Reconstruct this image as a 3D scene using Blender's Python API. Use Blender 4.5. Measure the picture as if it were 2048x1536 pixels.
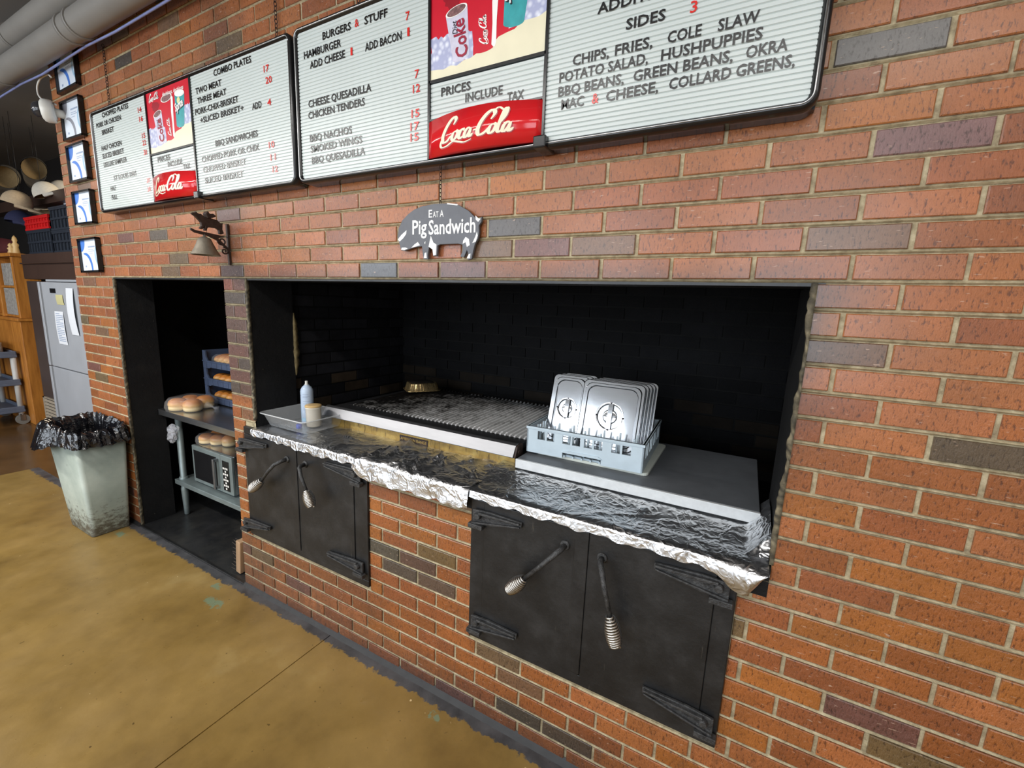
import bpy, bmesh, math, random
from math import sin, cos, pi, radians, sqrt, atan2, hypot, floor
from mathutils import Vector, Matrix

random.seed(11)
for o in list(bpy.data.objects):
    bpy.data.objects.remove(o)
S = bpy.context.scene
COL = S.collection

# ------------------------------------------------------------------ camera
cam_d = bpy.data.cameras.new('camera')
cam = bpy.data.objects.new('camera', cam_d)
COL.objects.link(cam)
cam_d.sensor_width = 36.0
cam_d.lens = 864.597 / 2048.0 * 36.0
cam_d.clip_start = 0.02
cam_d.clip_end = 200
RX = Vector((0.8779489637, 0.4770702350, 0.0401199193))
DN = Vector((0.1179683106, -0.1343548865, -0.9838862953))
FW = Vector((-0.4639925590, 0.8685348325, -0.1742359030))
M = Matrix(((RX.x, -DN.x, -FW.x, 3.6630576), (RX.y, -DN.y, -FW.y, -1.3072790), (RX.z, -DN.z, -FW.z, 1.6686854), (0, 0, 0, 1)))
cam.matrix_world = M
S.camera = cam

# ------------------------------------------------------------------ view, world, daylight
S.view_settings.view_transform = 'Standard'
S.view_settings.look = 'None'
S.view_settings.gamma = 1
S.view_settings.use_curve_mapping = False
S.view_settings.exposure = 0.09
W = bpy.data.worlds.new('world')
S.world = W
W.use_nodes = True
W.node_tree.nodes['Background'].inputs[0].default_value = (0.55, 0.72, 1.0, 1)
W.node_tree.nodes['Background'].inputs[1].default_value = 0.6
try:
    S.cycles.use_denoising = True
    S.cycles.max_bounces = 8
    S.cycles.caustics_reflective = False
    S.cycles.caustics_refractive = False
    S.cycles.sample_clamp_indirect = 6
except Exception:
    pass


def area_light(name, loc, rot, sx, sy, power, color):
    d = bpy.data.lights.new(name, 'AREA')
    d.shape = 'RECTANGLE'
    d.size = sx
    d.size_y = sy
    d.energy = power
    d.color = color
    o = bpy.data.objects.new(name, d)
    COL.objects.link(o)
    o.location = loc
    o.rotation_euler = rot
    return o


WINDOWS = [(-3.4, 1.9), (-0.9, 1.9), (1.6, 1.9), (4.1, 1.9)]   # centre x, width of the shop windows behind the camera
LAMPS = [(-3.0, 42), (-1.2, 44), (0.5, 37), (2.2, 25), (3.9, 16), (5.5, 12)]   # centre x and power of the fluorescent fittings
LY, LZ = -1.76, 3.05
REAR = -5.2
for wx, ww in WINDOWS:
    area_light('window_daylight', (wx, REAR - 0.03, 2.05), (radians(90), 0, 0), ww, 2.5, 76, (0.86, 0.93, 1.0))
for lx, lp in LAMPS:
    area_light('fluorescent_light', (lx, LY, LZ - 0.012), (0, 0, 0), 1.45, 0.16, lp, (1.0, 0.97, 0.93))
area_light('kitchen_fill', (-2.3, 1.7, 3.4), (0, radians(25), 0), 1.2, 0.3, 55, (1.0, 0.84, 0.62))  # unseen warm fill added to brighten the caps, hidden behind the brick wall

# ------------------------------------------------------------------ material helpers


class NT:
    def __init__(s, name):
        s.m = bpy.data.materials.new(name)
        s.m.use_nodes = True
        s.t = s.m.node_tree
        s.b = s.t.nodes['Principled BSDF']

    def n(s, typ, **kw):
        nd = s.t.nodes.new(typ)
        for k, v in kw.items():
            setattr(nd, k, v)
        return nd

    def link(s, a, b):
        s.t.links.new(a, b)

    def val(s, sock, v):
        s.b.inputs[sock].default_value = v

    def coords(s, scale=(1, 1, 1), world=True):
        if world:
            src = s.n('ShaderNodeNewGeometry').outputs['Position']
        else:
            src = s.n('ShaderNodeTexCoord').outputs['Object']
        mp = s.n('ShaderNodeMapping')
        mp.inputs['Scale'].default_value = scale
        s.link(src, mp.inputs['Vector'])
        return mp.outputs['Vector']

    def noise(s, vec, scale, detail=3, rough=0.55):
        n = s.n('ShaderNodeTexNoise')
        n.inputs['Scale'].default_value = scale
        n.inputs['Detail'].default_value = detail
        n.inputs['Roughness'].default_value = rough
        s.link(vec, n.inputs['Vector'])
        return n.outputs['Fac']

    def ramp(s, fac, stops):
        r = s.n('ShaderNodeValToRGB')
        e = r.color_ramp.elements
        while len(e) < len(stops):
            e.new(0.5)
        for i, (p, c) in enumerate(stops):
            e[i].position = p
            e[i].color = c if len(c) == 4 else (*c, 1)
        s.link(fac, r.inputs[0])
        return r.outputs[0]

    def mix(s, fac, a, b, mode='MIX'):
        m = s.n('ShaderNodeMix', data_type='RGBA', blend_type=mode)
        for sock, v in ((m.inputs[0], fac), (m.inputs[6], a), (m.inputs[7], b)):
            if hasattr(v, 'is_linked') or hasattr(v, 'links'):
                s.link(v, sock)
            elif isinstance(v, (int, float)):
                sock.default_value = v
            else:
                sock.default_value = v if len(v) == 4 else (*v, 1)
        return m.outputs[2]

    def math(s, op, a, b=0.0):
        m = s.n('ShaderNodeMath', operation=op)
        for sock, v in ((m.inputs[0], a), (m.inputs[1], b)):
            if isinstance(v, (int, float)):
                sock.default_value = v
            else:
                s.link(v, sock)
        return m.outputs[0]

    def bump(s, h, strength=0.3, dist=0.01):
        b = s.n('ShaderNodeBump')
        b.inputs['Strength'].default_value = strength
        b.inputs['Distance'].default_value = dist
        s.link(h, b.inputs['Height'])
        s.link(b.outputs[0], s.b.inputs['Normal'])


def lin(r, g, b):
    f = lambda c: c / 12.92 if c <= 0.04045 else ((c + 0.055) / 1.055) ** 2.4
    return (f(r / 255), f(g / 255), f(b / 255))


def simple(name, rgb, rough=0.5, metal=0.0, var=0.12, nscale=14, bump=0.0, bscale=60, spec=0.5, coat=0.0, stretch=(1, 1, 1), world=True):
    t = NT(name)
    v = t.coords(stretch, world)
    f = t.noise(v, nscale, 4)
    a = tuple(c * (1 - var) for c in rgb)
    b = tuple(min(1, c * (1 + var)) for c in rgb)
    t.link(t.ramp(f, [(0.3, a), (0.7, b)]), t.b.inputs['Base Color'])
    t.val('Roughness', rough)
    t.val('Metallic', metal)
    t.val('Specular IOR Level', spec)
    t.val('Coat Weight', coat)
    if bump:
        t.bump(t.noise(v, bscale, 4), bump, 0.004)
    return t.m


MAT = {}
# glazed brick: colour of each brick comes from the mesh, pits and sheen from noise
t = NT('brick')
at = t.n('ShaderNodeAttribute', attribute_name='Col')
v = t.coords((1, 1, 1))
v2 = t.coords((1, 1, 0.35))
v3 = t.coords((0.25, 1, 1))
base = t.mix(0.35, at.outputs['Color'], t.ramp(t.noise(v, 9, 4), [(0.3, (0.55, 0.55, 0.55)), (0.7, (1.35, 1.25, 1.2))]), 'MULTIPLY')
pit = t.ramp(t.noise(v2, 165, 4, 0.7), [(0.36, (0.26, 0.20, 0.16)), (0.455, (1, 1, 1))])
base = t.mix(0.85, base, pit, 'MULTIPLY')
flk = t.ramp(t.noise(v3, 170, 2, 0.5), [(0.67, (0, 0, 0)), (0.73, (1, 1, 1))])
base = t.mix(t.math('MULTIPLY', flk, 0.55), base, (0.62, 0.42, 0.30))
sepb = t.n('ShaderNodeSeparateXYZ')
t.link(t.n('ShaderNodeNewGeometry').outputs['Position'], sepb.inputs[0])
low = t.ramp(sepb.outputs['Z'], [(0.15, (1, 1, 1)), (0.62, (0, 0, 0))])
drip = t.math('MULTIPLY', t.ramp(t.noise(t.coords((1, 1, 0.22)), 26, 5, 0.7), [(0.46, (0, 0, 0)), (0.68, (1, 1, 1))]), low)
drip = t.math('MULTIPLY', drip, t.ramp(t.noise(v, 2.2, 3, 0.5), [(0.38, (0.15, 0.15, 0.15)), (0.6, (1, 1, 1))]))
base = t.mix(t.math('MULTIPLY', drip, 0.8), base, (0.035, 0.022, 0.016))
t.link(base, t.b.inputs['Base Color'])
t.link(t.ramp(t.noise(v, 24, 3), [(0.3, (0.34, 0.34, 0.34)), (0.7, (0.52, 0.52, 0.52))]), t.b.inputs['Roughness'])
t.val('Specular IOR Level', 0.5)
t.val('Coat Weight', 0.85)
t.val('Coat Roughness', 0.26)
hh = t.math('ADD', t.noise(v2, 165, 5, 0.7), t.math('MULTIPLY', t.noise(v, 40, 3), 0.6))
t.bump(hh, 0.9, 0.006)
MAT['brick'] = t.m

t = NT('mortar')
v = t.coords()
at = t.n('ShaderNodeAttribute', attribute_name='Col')
base = t.ramp(t.noise(v, 35, 5, 0.7), [(0.3, lin(132, 118, 92)), (0.5, lin(172, 158, 126)), (0.7, lin(200, 187, 154))])
base = t.mix(1.0, base, at.outputs['Color'], 'MULTIPLY')
t.link(base, t.b.inputs['Base Color'])
t.val('Roughness', 0.7)
t.bump(t.noise(v, 160, 5, 0.7), 0.6, 0.004)
MAT['mortar'] = t.m

# soot covered masonry inside the pits
t = NT('sooty_masonry')
v = t.coords()
n1 = t.noise(v, 5, 5, 0.65)
base = t.ramp(n1, [(0.3, (0.004, 0.004, 0.0045)), (0.55, (0.007, 0.007, 0.0075)), (0.75, (0.014, 0.013, 0.012))])
sp = t.ramp(t.noise(v, 75, 3, 0.6), [(0.735, (0, 0, 0)), (0.77, (1, 1, 1))])
base = t.mix(sp, base, (0.16, 0.14, 0.11))
t.link(base, t.b.inputs['Base Color'])
t.val('Roughness', 0.66)
t.val('Specular IOR Level', 0.28)
t.bump(t.noise(v, 45, 5, 0.7), 0.5, 0.006)
MAT['soot'] = t.m

t = NT('sooty_brick')
at = t.n('ShaderNodeAttribute', attribute_name='Col')
v = t.coords()
base = t.mix(0.5, at.outputs['Color'], t.ramp(t.noise(v, 12, 4), [(0.3, (0.4, 0.4, 0.4)), (0.7, (1.3, 1.3, 1.3))]), 'MULTIPLY')
t.link(base, t.b.inputs['Base Color'])
t.val('Roughness', 0.75)
t.val('Specular IOR Level', 0.15)
t.bump(t.noise(v, 90, 5, 0.7), 0.5, 0.004)
MAT['sootbrick'] = t.m

# stained sealed concrete
t = NT('stained_concrete')
v = t.coords()
n1 = t.noise(v, 1.6, 6, 0.62)
n2 = t.noise(v, 9, 5, 0.6)
base = t.ramp(n1, [(0.30, lin(112, 88, 44)), (0.48, lin(136, 110, 60)), (0.62, lin(148, 121, 70)), (0.75, lin(164, 140, 90))])
base = t.mix(0.45, base, t.ramp(n2, [(0.3, (0.72, 0.70, 0.66)), (0.7, (1.15, 1.13, 1.05))]), 'MULTIPLY')
spk = t.ramp(t.noise(v, 42, 2, 0.5), [(0.24, (0.18, 0.15, 0.1)), (0.29, (1, 1, 1))])
base = t.mix(0.75, base, spk, 'MULTIPLY')
lsp = t.ramp(t.noise(v, 26, 2, 0.5), [(0.755, (0, 0, 0)), (0.775, (1, 1, 1))])
base = t.mix(lsp, base, lin(214, 190, 142))
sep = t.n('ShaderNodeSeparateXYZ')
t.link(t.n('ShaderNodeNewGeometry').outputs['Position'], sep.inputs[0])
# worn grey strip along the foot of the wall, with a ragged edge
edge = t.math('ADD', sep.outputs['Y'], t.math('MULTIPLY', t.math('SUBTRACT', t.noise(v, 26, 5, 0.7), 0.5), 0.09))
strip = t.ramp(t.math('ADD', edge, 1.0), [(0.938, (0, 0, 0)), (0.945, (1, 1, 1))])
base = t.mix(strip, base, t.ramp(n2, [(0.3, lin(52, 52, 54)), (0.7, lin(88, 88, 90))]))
# flakes of old teal paint
for cx, cy, rr in ((-0.02, -0.13, 0.07), (1.25, -0.18, 0.10), (1.12, -0.10, 0.05), (2.72, -0.10, 0.03)):
    dx = t.math('SUBTRACT', sep.outputs['X'], cx)
    dy = t.math('MULTIPLY', t.math('SUBTRACT', sep.outputs['Y'], cy), 2.2)
    d = t.math('SQRT', t.math('ADD', t.math('MULTIPLY', dx, dx), t.math('MULTIPLY', dy, dy)))
    d = t.math('ADD', d, t.math('MULTIPLY', t.math('SUBTRACT', t.noise(v, 34, 4, 0.7), 0.5), 0.22))
    mk = t.ramp(d, [(rr * 0.5, (0.75, 0.75, 0.75)), (rr * 0.5 + 0.02, (0, 0, 0))])
    base = t.mix(mk, base, lin(112, 136, 112))
t.link(base, t.b.inputs['Base Color'])
t.link(t.ramp(t.noise(v, 6, 4), [(0.3, (0.26, 0.26, 0.26)), (0.7, (0.42, 0.42, 0.42))]), t.b.inputs['Roughness'])
t.val('Specular IOR Level', 0.45)
t.bump(t.noise(v, 60, 4), 0.12, 0.003)
MAT['floor'] = t.m

MAT['floor_kitchen'] = simple('dark_sealed_floor', lin(92, 66, 38), 0.22, 0, 0.25, 3, 0.08)
t = NT('black_painted_floor')
v = t.coords()
base = t.ramp(t.noise(v, 4, 6, 0.7), [(0.3, (0.010, 0.011, 0.013)), (0.5, (0.022, 0.022, 0.022)), (0.75, (0.045, 0.042, 0.036))])
t.link(base, t.b.inputs['Base Color'])
t.link(t.ramp(t.noise(v, 3, 4), [(0.35, (0.25, 0.25, 0.25)), (0.65, (0.6, 0.6, 0.6))]), t.b.inputs['Roughness'])
t.bump(t.noise(v, 80, 4), 0.2, 0.003)
MAT['floor_black'] = t.m

t = NT('black_iron')
v = t.coords()
base = t.ramp(t.noise(v, 7, 6, 0.65), [(0.32, (0.0035, 0.0036, 0.0042)), (0.5, (0.010, 0.0103, 0.011)), (0.75, (0.030, 0.030, 0.031))])
vv = t.coords((1, 1, 0.15))
sc = t.ramp(t.noise(vv, 55, 3, 0.6), [(0.70, (0, 0, 0)), (0.78, (0.5, 0.5, 0.5))])
base = t.mix(sc, base, (0.075, 0.066, 0.052))
t.link(base, t.b.inputs['Base Color'])
t.val('Roughness', 0.42)
t.val('Specular IOR Level', 0.55)
t.bump(t.noise(v, 70, 5, 0.6), 0.25, 0.003)
MAT['iron'] = t.m
t = NT('cast_iron')
v = t.coords()
t.link(t.ramp(t.noise(v, 60, 4, 0.7), [(0.3, (0.02, 0.02, 0.021)), (0.7, (0.09, 0.09, 0.09))]), t.b.inputs['Base Color'])
t.val('Metallic', 0.35)
t.val('Roughness', 0.38)
t.bump(t.noise(v, 160, 4, 0.7), 0.8, 0.004)
MAT['cast'] = t.m

t = NT('aluminium_foil')
v = t.coords()
t.val('Base Color', (0.72, 0.73, 0.75, 1))
t.val('Metallic', 1.0)
t.val('Roughness', 0.33)
vo = t.n('ShaderNodeTexVoronoi', feature='DISTANCE_TO_EDGE')
vo.inputs['Scale'].default_value = 8
nz = t.n('ShaderNodeTexNoise')
nz.inputs['Scale'].default_value = 9
nz.inputs['Detail'].default_value = 3
t.link(v, nz.inputs['Vector'])
wv = t.mix(0.25, v, nz.outputs['Color'])
t.link(wv, vo.inputs['Vector'])
ridge = t.ramp(vo.outputs['Distance'], [(0.0, (1, 1, 1)), (0.10, (0, 0, 0))])
vo2 = t.n('ShaderNodeTexVoronoi', feature='DISTANCE_TO_EDGE')
vo2.inputs['Scale'].default_value = 30
t.link(wv, vo2.inputs['Vector'])
ridge2 = t.ramp(vo2.outputs['Distance'], [(0.0, (1, 1, 1)), (0.2, (0, 0, 0))])
h = t.math('ADD', t.math('ADD', t.math('MULTIPLY', ridge, 0.55), t.math('MULTIPLY', ridge2, 0.20)), t.math('MULTIPLY', t.noise(t.coords((1, 0.5, 1)), 13, 4, 0.5), 1.3))
t.bump(h, 0.34, 0.012)
MAT['foil'] = t.m

MAT['steel'] = simple('brushed_stainless', (0.50, 0.51, 0.52), 0.24, 0.95, 0.07, 30, 0.05, 200, stretch=(0.2, 1, 1))
MAT['lid_steel'] = simple('polished_stainless', (0.46, 0.475, 0.495), 0.15, 1.0, 0.04, 12, 0.03, 9)
MAT['chrome'] = simple('bright_trim', (0.30, 0.30, 0.31), 0.42, 1.0, 0.06, 40, 0.05, 90, stretch=(0.15, 1, 1))
MAT['spring'] = simple('nickel_spring', (0.46, 0.44, 0.41), 0.28, 1.0, 0.06)
MAT['galv'] = simple('galvanised_steel', lin(140, 152, 152), 0.45, 0.55, 0.15, 10)
MAT['fridge_steel'] = simple('fridge_steel', lin(186, 190, 196), 0.42, 0.3, 0.06, 3)
MAT['griddle'] = simple('grey_sheet_metal', lin(102, 105, 109), 0.5, 0.15, 0.14, 9, 0.1)
MAT['lit_edge'] = simple('lit_pale_metal', lin(214, 216, 216), 0.4, 0.2, 0.08, 30, 0.25)  # pale colour stands in for light on the slab's front face
t = NT('greasy_brass_panel')
v = t.coords()
vz = t.coords((1, 1, 0.18))
base = t.ramp(t.noise(v, 8, 5, 0.65), [(0.25, lin(86, 66, 30)), (0.5, lin(158, 128, 62)), (0.75, lin(196, 172, 104))])
base = t.mix(t.ramp(t.noise(vz, 60, 4, 0.7), [(0.56, (0, 0, 0)), (0.68, (0.85, 0.85, 0.85))]), base, lin(52, 34, 18))
t.link(base, t.b.inputs['Base Color'])
t.val('Metallic', 0.35)
t.val('Roughness', 0.42)
MAT['panel'] = t.m
t = NT('grate_iron')
v = t.coords()
sep = t.n('ShaderNodeSeparateXYZ')
t.link(t.n('ShaderNodeNewGeometry').outputs['Position'], sep.inputs[0])
# burnt-on char is heaviest over the back left burners
ch = t.math('SUBTRACT', t.math('ADD', t.math('MULTIPLY', sep.outputs['X'], 0.55), t.math('MULTIPLY', sep.outputs['Y'], -0.35)), 0.98)
ch = t.math('ADD', ch, t.math('MULTIPLY', t.math('SUBTRACT', t.noise(v, 16, 5, 0.75), 0.5), 1.1))
t.link(t.ramp(t.math('ADD', ch, 0.5), [(0.35, (0.014, 0.012, 0.011)), (0.52, (0.24, 0.23, 0.22)), (0.75, (0.72, 0.71, 0.70))]), t.b.inputs['Base Color'])
t.val('Metallic', 0.25)
t.val('Roughness', 0.42)
MAT['grate'] = t.m
MAT['black_metal'] = simple('black_metal', (0.018, 0.018, 0.019), 0.5, 0.2, 0.3, 20)
MAT['board_black'] = simple('black_gloss_frame', (0.010, 0.010, 0.011), 0.22, 0, 0.2)
MAT['letterboard'] = simple('white_letterboard', lin(196, 203, 200), 0.30, 0, 0.03, 4)
MAT['silver_edge'] = simple('silver_edge', (0.55, 0.55, 0.55), 0.3, 1.0, 0.05)
MAT['ink_black'] = simple('black_plastic_letter', (0.008, 0.008, 0.009), 0.25, 0, 0.1)
MAT['ink_red'] = simple('red_plastic_letter', lin(205, 40, 34), 0.25, 0, 0.1)
MAT['soda_red'] = simple('poster_red', lin(198, 22, 44), 0.28, 0, 0.05)
MAT['sign_red'] = simple('glossy_red_sign', lin(204, 30, 36), 0.12, 0, 0.05)
MAT['cream'] = simple('poster_cream', lin(226, 218, 188), 0.35, 0, 0.04)
t = NT('printed_ice')
v = t.coords()
vo = t.n('ShaderNodeTexVoronoi')
vo.inputs['Scale'].default_value = 55
t.link(v, vo.inputs['Vector'])
t.link(t.ramp(vo.outputs['Distance'], [(0.1, lin(228, 230, 240)), (0.6, lin(166, 170, 200))]), t.b.inputs['Base Color'])
t.val('Roughness', 0.35)
MAT['ice'] = t.m
MAT['cup_silver'] = simple('printed_silver', lin(200, 196, 212), 0.35, 0, 0.12, 40)
MAT['cup_teal'] = simple('printed_teal', lin(52, 152, 156), 0.35, 0, 0.15, 30)
MAT['cup_dark'] = simple('printed_cola', lin(120, 84, 84), 0.4, 0, 0.5, 120)
MAT['print_white'] = simple('printed_white', lin(240, 238, 232), 0.35, 0, 0.02)
MAT['print_ink'] = simple('printed_ink', lin(24, 26, 40), 0.35, 0, 0.05)
MAT['print_crimson'] = simple('printed_crimson', lin(150, 16, 50), 0.35, 0, 0.05)
MAT['print_shadow'] = simple('printed_dark_red', lin(150, 14, 34), 0.3, 0, 0.05)
MAT['print_lemon'] = simple('printed_lemon', lin(214, 214, 150), 0.35, 0, 0.05)
MAT['cert_paper'] = simple('certificate_paper', lin(222, 230, 240), 0.4, 0, 0.02)
MAT['cert_blue'] = simple('certificate_blue', lin(70, 122, 205), 0.4, 0, 0.06)
MAT['cert_pale'] = simple('certificate_pale_blue', lin(158, 192, 214), 0.4, 0, 0.06)
MAT['cert_grey'] = simple('certificate_grey', lin(140, 142, 152), 0.4, 0, 0.06)
MAT['cert_text'] = simple('certificate_text', lin(150, 165, 190), 0.5, 0, 0.06)
MAT['pig_slate'] = simple('slate_grey_paint', lin(94, 96, 102), 0.55, 0, 0.08, 30, 0.1)
MAT['pig_white'] = simple('chipped_white_paint', lin(226, 226, 224), 0.6, 0, 0.05)
MAT['rust_iron'] = simple('dark_rusted_iron', lin(58, 44, 38), 0.6, 0.3, 0.3, 60, 0.3)
MAT['bell'] = simple('weathered_bell_metal', lin(126, 118, 104), 0.55, 0.5, 0.15, 40, 0.2)
MAT['white_plastic'] = simple('white_plastic', lin(214, 212, 204), 0.35, 0, 0.04)
MAT['rack_blue'] = simple('grey_blue_plastic', lin(190, 205, 214), 0.42, 0, 0.05, 20)
MAT['board_white'] = simple('white_cutting_board', lin(206, 210, 200), 0.5, 0, 0.05)
MAT['tray_blue'] = simple('slate_blue_plastic', lin(72, 84, 108), 0.42, 0, 0.12, 30)
MAT['can_blue'] = simple('pale_blue_tin', lin(186, 202, 222), 0.3, 0, 0.03)
MAT['tan_lid'] = simple('tan_lid', lin(206, 172, 116), 0.45, 0, 0.06)
MAT['cup_white'] = simple('ivory_tub', lin(224, 216, 200), 0.35, 0, 0.05)
MAT['blue_cap'] = simple('royal_blue_plastic', lin(38, 70, 190), 0.3, 0, 0.05)
t = NT('bread_crust')
v = t.coords()
g = t.n('ShaderNodeNewGeometry')
sp = t.n('ShaderNodeSeparateXYZ')
tx = t.n('ShaderNodeTexCoord')
t.link(tx.outputs['Generated'], sp.inputs[0])
hgt = t.math('ADD', sp.outputs['Z'], t.math('MULTIPLY', t.math('SUBTRACT', t.noise(v, 18, 4), 0.5), 0.35))
t.link(t.ramp(hgt, [(0.25, lin(240, 214, 160)), (0.5, lin(226, 176, 100)), (0.8, lin(190, 118, 48))]), t.b.inputs['Base Color'])
t.val('Roughness', 0.42)
MAT['bread'] = t.m


def clear(name, tint, rough, alpha):
    t = NT(name)
    t.val('Base Color', (*tint, 1))
    t.val('Roughness', rough)
    t.val('Alpha', alpha)
    t.val('Specular IOR Level', 0.8)
    v = t.coords()
    t.bump(t.noise(v, 50, 4, 0.6), 0.35, 0.006)
    return t.m


MAT['clear_tub'] = clear('clear_plastic_tub', (0.92, 0.94, 0.95), 0.14, 0.36)
MAT['film'] = clear('clear_bread_film', (0.9, 0.9, 0.92), 0.10, 0.10)
MAT['wrap'] = clear('crumpled_clear_wrap', (0.80, 0.82, 0.88), 0.12, 0.40)
t = NT('dirty_grey_plastic')
v = t.coords()
sep = t.n('ShaderNodeSeparateXYZ')
t.link(t.n('ShaderNodeNewGeometry').outputs['Position'], sep.inputs[0])
base = t.ramp(t.noise(v, 5, 5), [(0.3, lin(142, 152, 142)), (0.7, lin(176, 184, 172))])
dm = t.math('SUBTRACT', t.math('MULTIPLY', t.noise(t.coords((1, 1, 1.6)), 22, 6, 0.75), 0.62), t.math('MULTIPLY', sep.outputs['Z'], 0.7))
base = t.mix(t.ramp(dm, [(0.19, (0, 0, 0)), (0.30, (0.85, 0.85, 0.85))]), base, lin(72, 62, 48))
sp = t.ramp(t.noise(v, 34, 2), [(0.235, (1, 1, 1)), (0.26, (0, 0, 0))])
base = t.mix(t.math('MULTIPLY', sp, 0.7), base, lin(84, 80, 66))
t.link(base, t.b.inputs['Base Color'])
t.val('Roughness', 0.5)
t.bump(t.noise(v, 80, 4), 0.15, 0.003)
MAT['bin'] = t.m
t = NT('black_bin_liner')
v = t.coords()
t.val('Base Color', (0.006, 0.006, 0.008, 1))
t.val('Roughness', 0.16)
t.val('Specular IOR Level', 0.7)
t.bump(t.noise(v, 16, 3, 0.55), 0.5, 0.02)
MAT['liner'] = t.m
MAT['fridge_brown'] = simple('dark_brown_enamel', lin(70, 58, 54), 0.4, 0.1, 0.1, 4)
MAT['hood_brown'] = simple('brown_cap_panel', lin(62, 44, 36), 0.45, 0, 0.1, 4)
MAT['vent'] = simple('vent_grille', lin(178, 166, 148), 0.4, 0.3, 0.08)
MAT['dark'] = simple('dark_void', (0.006, 0.006, 0.006), 0.6)
MAT['paper'] = simple('white_paper', lin(226, 230, 236), 0.6, 0, 0.02)
MAT['paper_yellow'] = simple('faded_yellow_paper', lin(196, 190, 140), 0.6, 0, 0.05)
MAT['crate_black'] = simple('blue_black_crate', lin(36, 42, 52), 0.45, 0, 0.15)
MAT['crate_red'] = simple('red_crate', lin(190, 22, 24), 0.45, 0, 0.08)
t = NT('orange_pine')
v = t.coords((6, 6, 0.7))
t.link(t.ramp(t.noise(v, 4, 5, 0.6), [(0.3, lin(150, 92, 34)), (0.6, lin(190, 124, 52)), (0.8, lin(208, 146, 70))]), t.b.inputs['Base Color'])
t.val('Roughness', 0.4)
MAT['wood'] = t.m
MAT['plywood'] = simple('weathered_wood', lin(172, 140, 108), 0.7, 0, 0.18, 18, 0.2, stretch=(1, 1, 0.2))
MAT['bristle'] = simple('dark_bristle', lin(58, 48, 40), 0.7)
MAT['cart_grey'] = simple('cart_shelf_plastic', lin(92, 100, 116), 0.5, 0, 0.08)
MAT['cart_post'] = simple('cart_post_plastic', lin(190, 190, 186), 0.5, 0, 0.05)
MAT['rubber'] = simple('grey_rubber', lin(120, 118, 112), 0.6, 0, 0.05)
MAT['pipe'] = simple('grey_painted_pipe', lin(140, 136, 130), 0.5, 0, 0.06, 6)
MAT['ceiling'] = simple('grey_ceiling', lin(126, 122, 116), 0.8, 0, 0.05, 3)
MAT['blue_wire'] = simple('blue_grey_cable', lin(140, 150, 200), 0.5)
MAT['plaster'] = simple('off_white_plaster', lin(206, 200, 190), 0.8, 0, 0.03, 3)
MAT['dark_wall'] = simple('dark_kitchen_wall', lin(40, 36, 34), 0.8, 0, 0.15, 3)
MAT['dome'] = simple('smoked_dome', (0.03, 0.03, 0.035), 0.08, 0, 0.1)
MAT['cap_tan'] = simple('tan_cap_cloth', lin(176, 156, 128), 0.85, 0, 0.1, 60)
MAT['cap_white'] = simple('white_cap_cloth', lin(206, 200, 186), 0.85, 0, 0.06, 60)
MAT['cap_dark'] = simple('charcoal_cap_cloth', lin(76, 72, 66), 0.85, 0, 0.1, 60)
MAT['cap_navy'] = simple('navy_cap_cloth', lin(30, 34, 66), 0.85, 0, 0.1, 60)
MAT['cap_inner'] = simple('cap_lining', lin(138, 118, 84), 0.9, 0, 0.1, 60)
MAT['window_frame'] = simple('aluminium_frame', (0.3, 0.3, 0.3), 0.4, 0.6)
MAT['screen'] = simple('dark_oven_glass', (0.012, 0.012, 0.013), 0.12, 0, 0.1)
MAT['lamp_white'] = simple('white_enamel', lin(230, 230, 226), 0.4, 0, 0.02)
MAT['stone'] = simple('grey_stone_print', lin(150, 146, 140), 0.6, 0, 0.35, 30)
MAT['maroon'] = simple('maroon_cloth', lin(74, 22, 30), 0.8)
MAT['dark_grease'] = simple('charred_tin', (0.03, 0.025, 0.02), 0.5, 0.3, 0.5, 60)
MAT['gold_foil'] = simple('gold_toned_tin', lin(226, 196, 140), 0.25, 0.9, 0.2, 60, 0.2)

# ------------------------------------------------------------------ mesh builder


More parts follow.
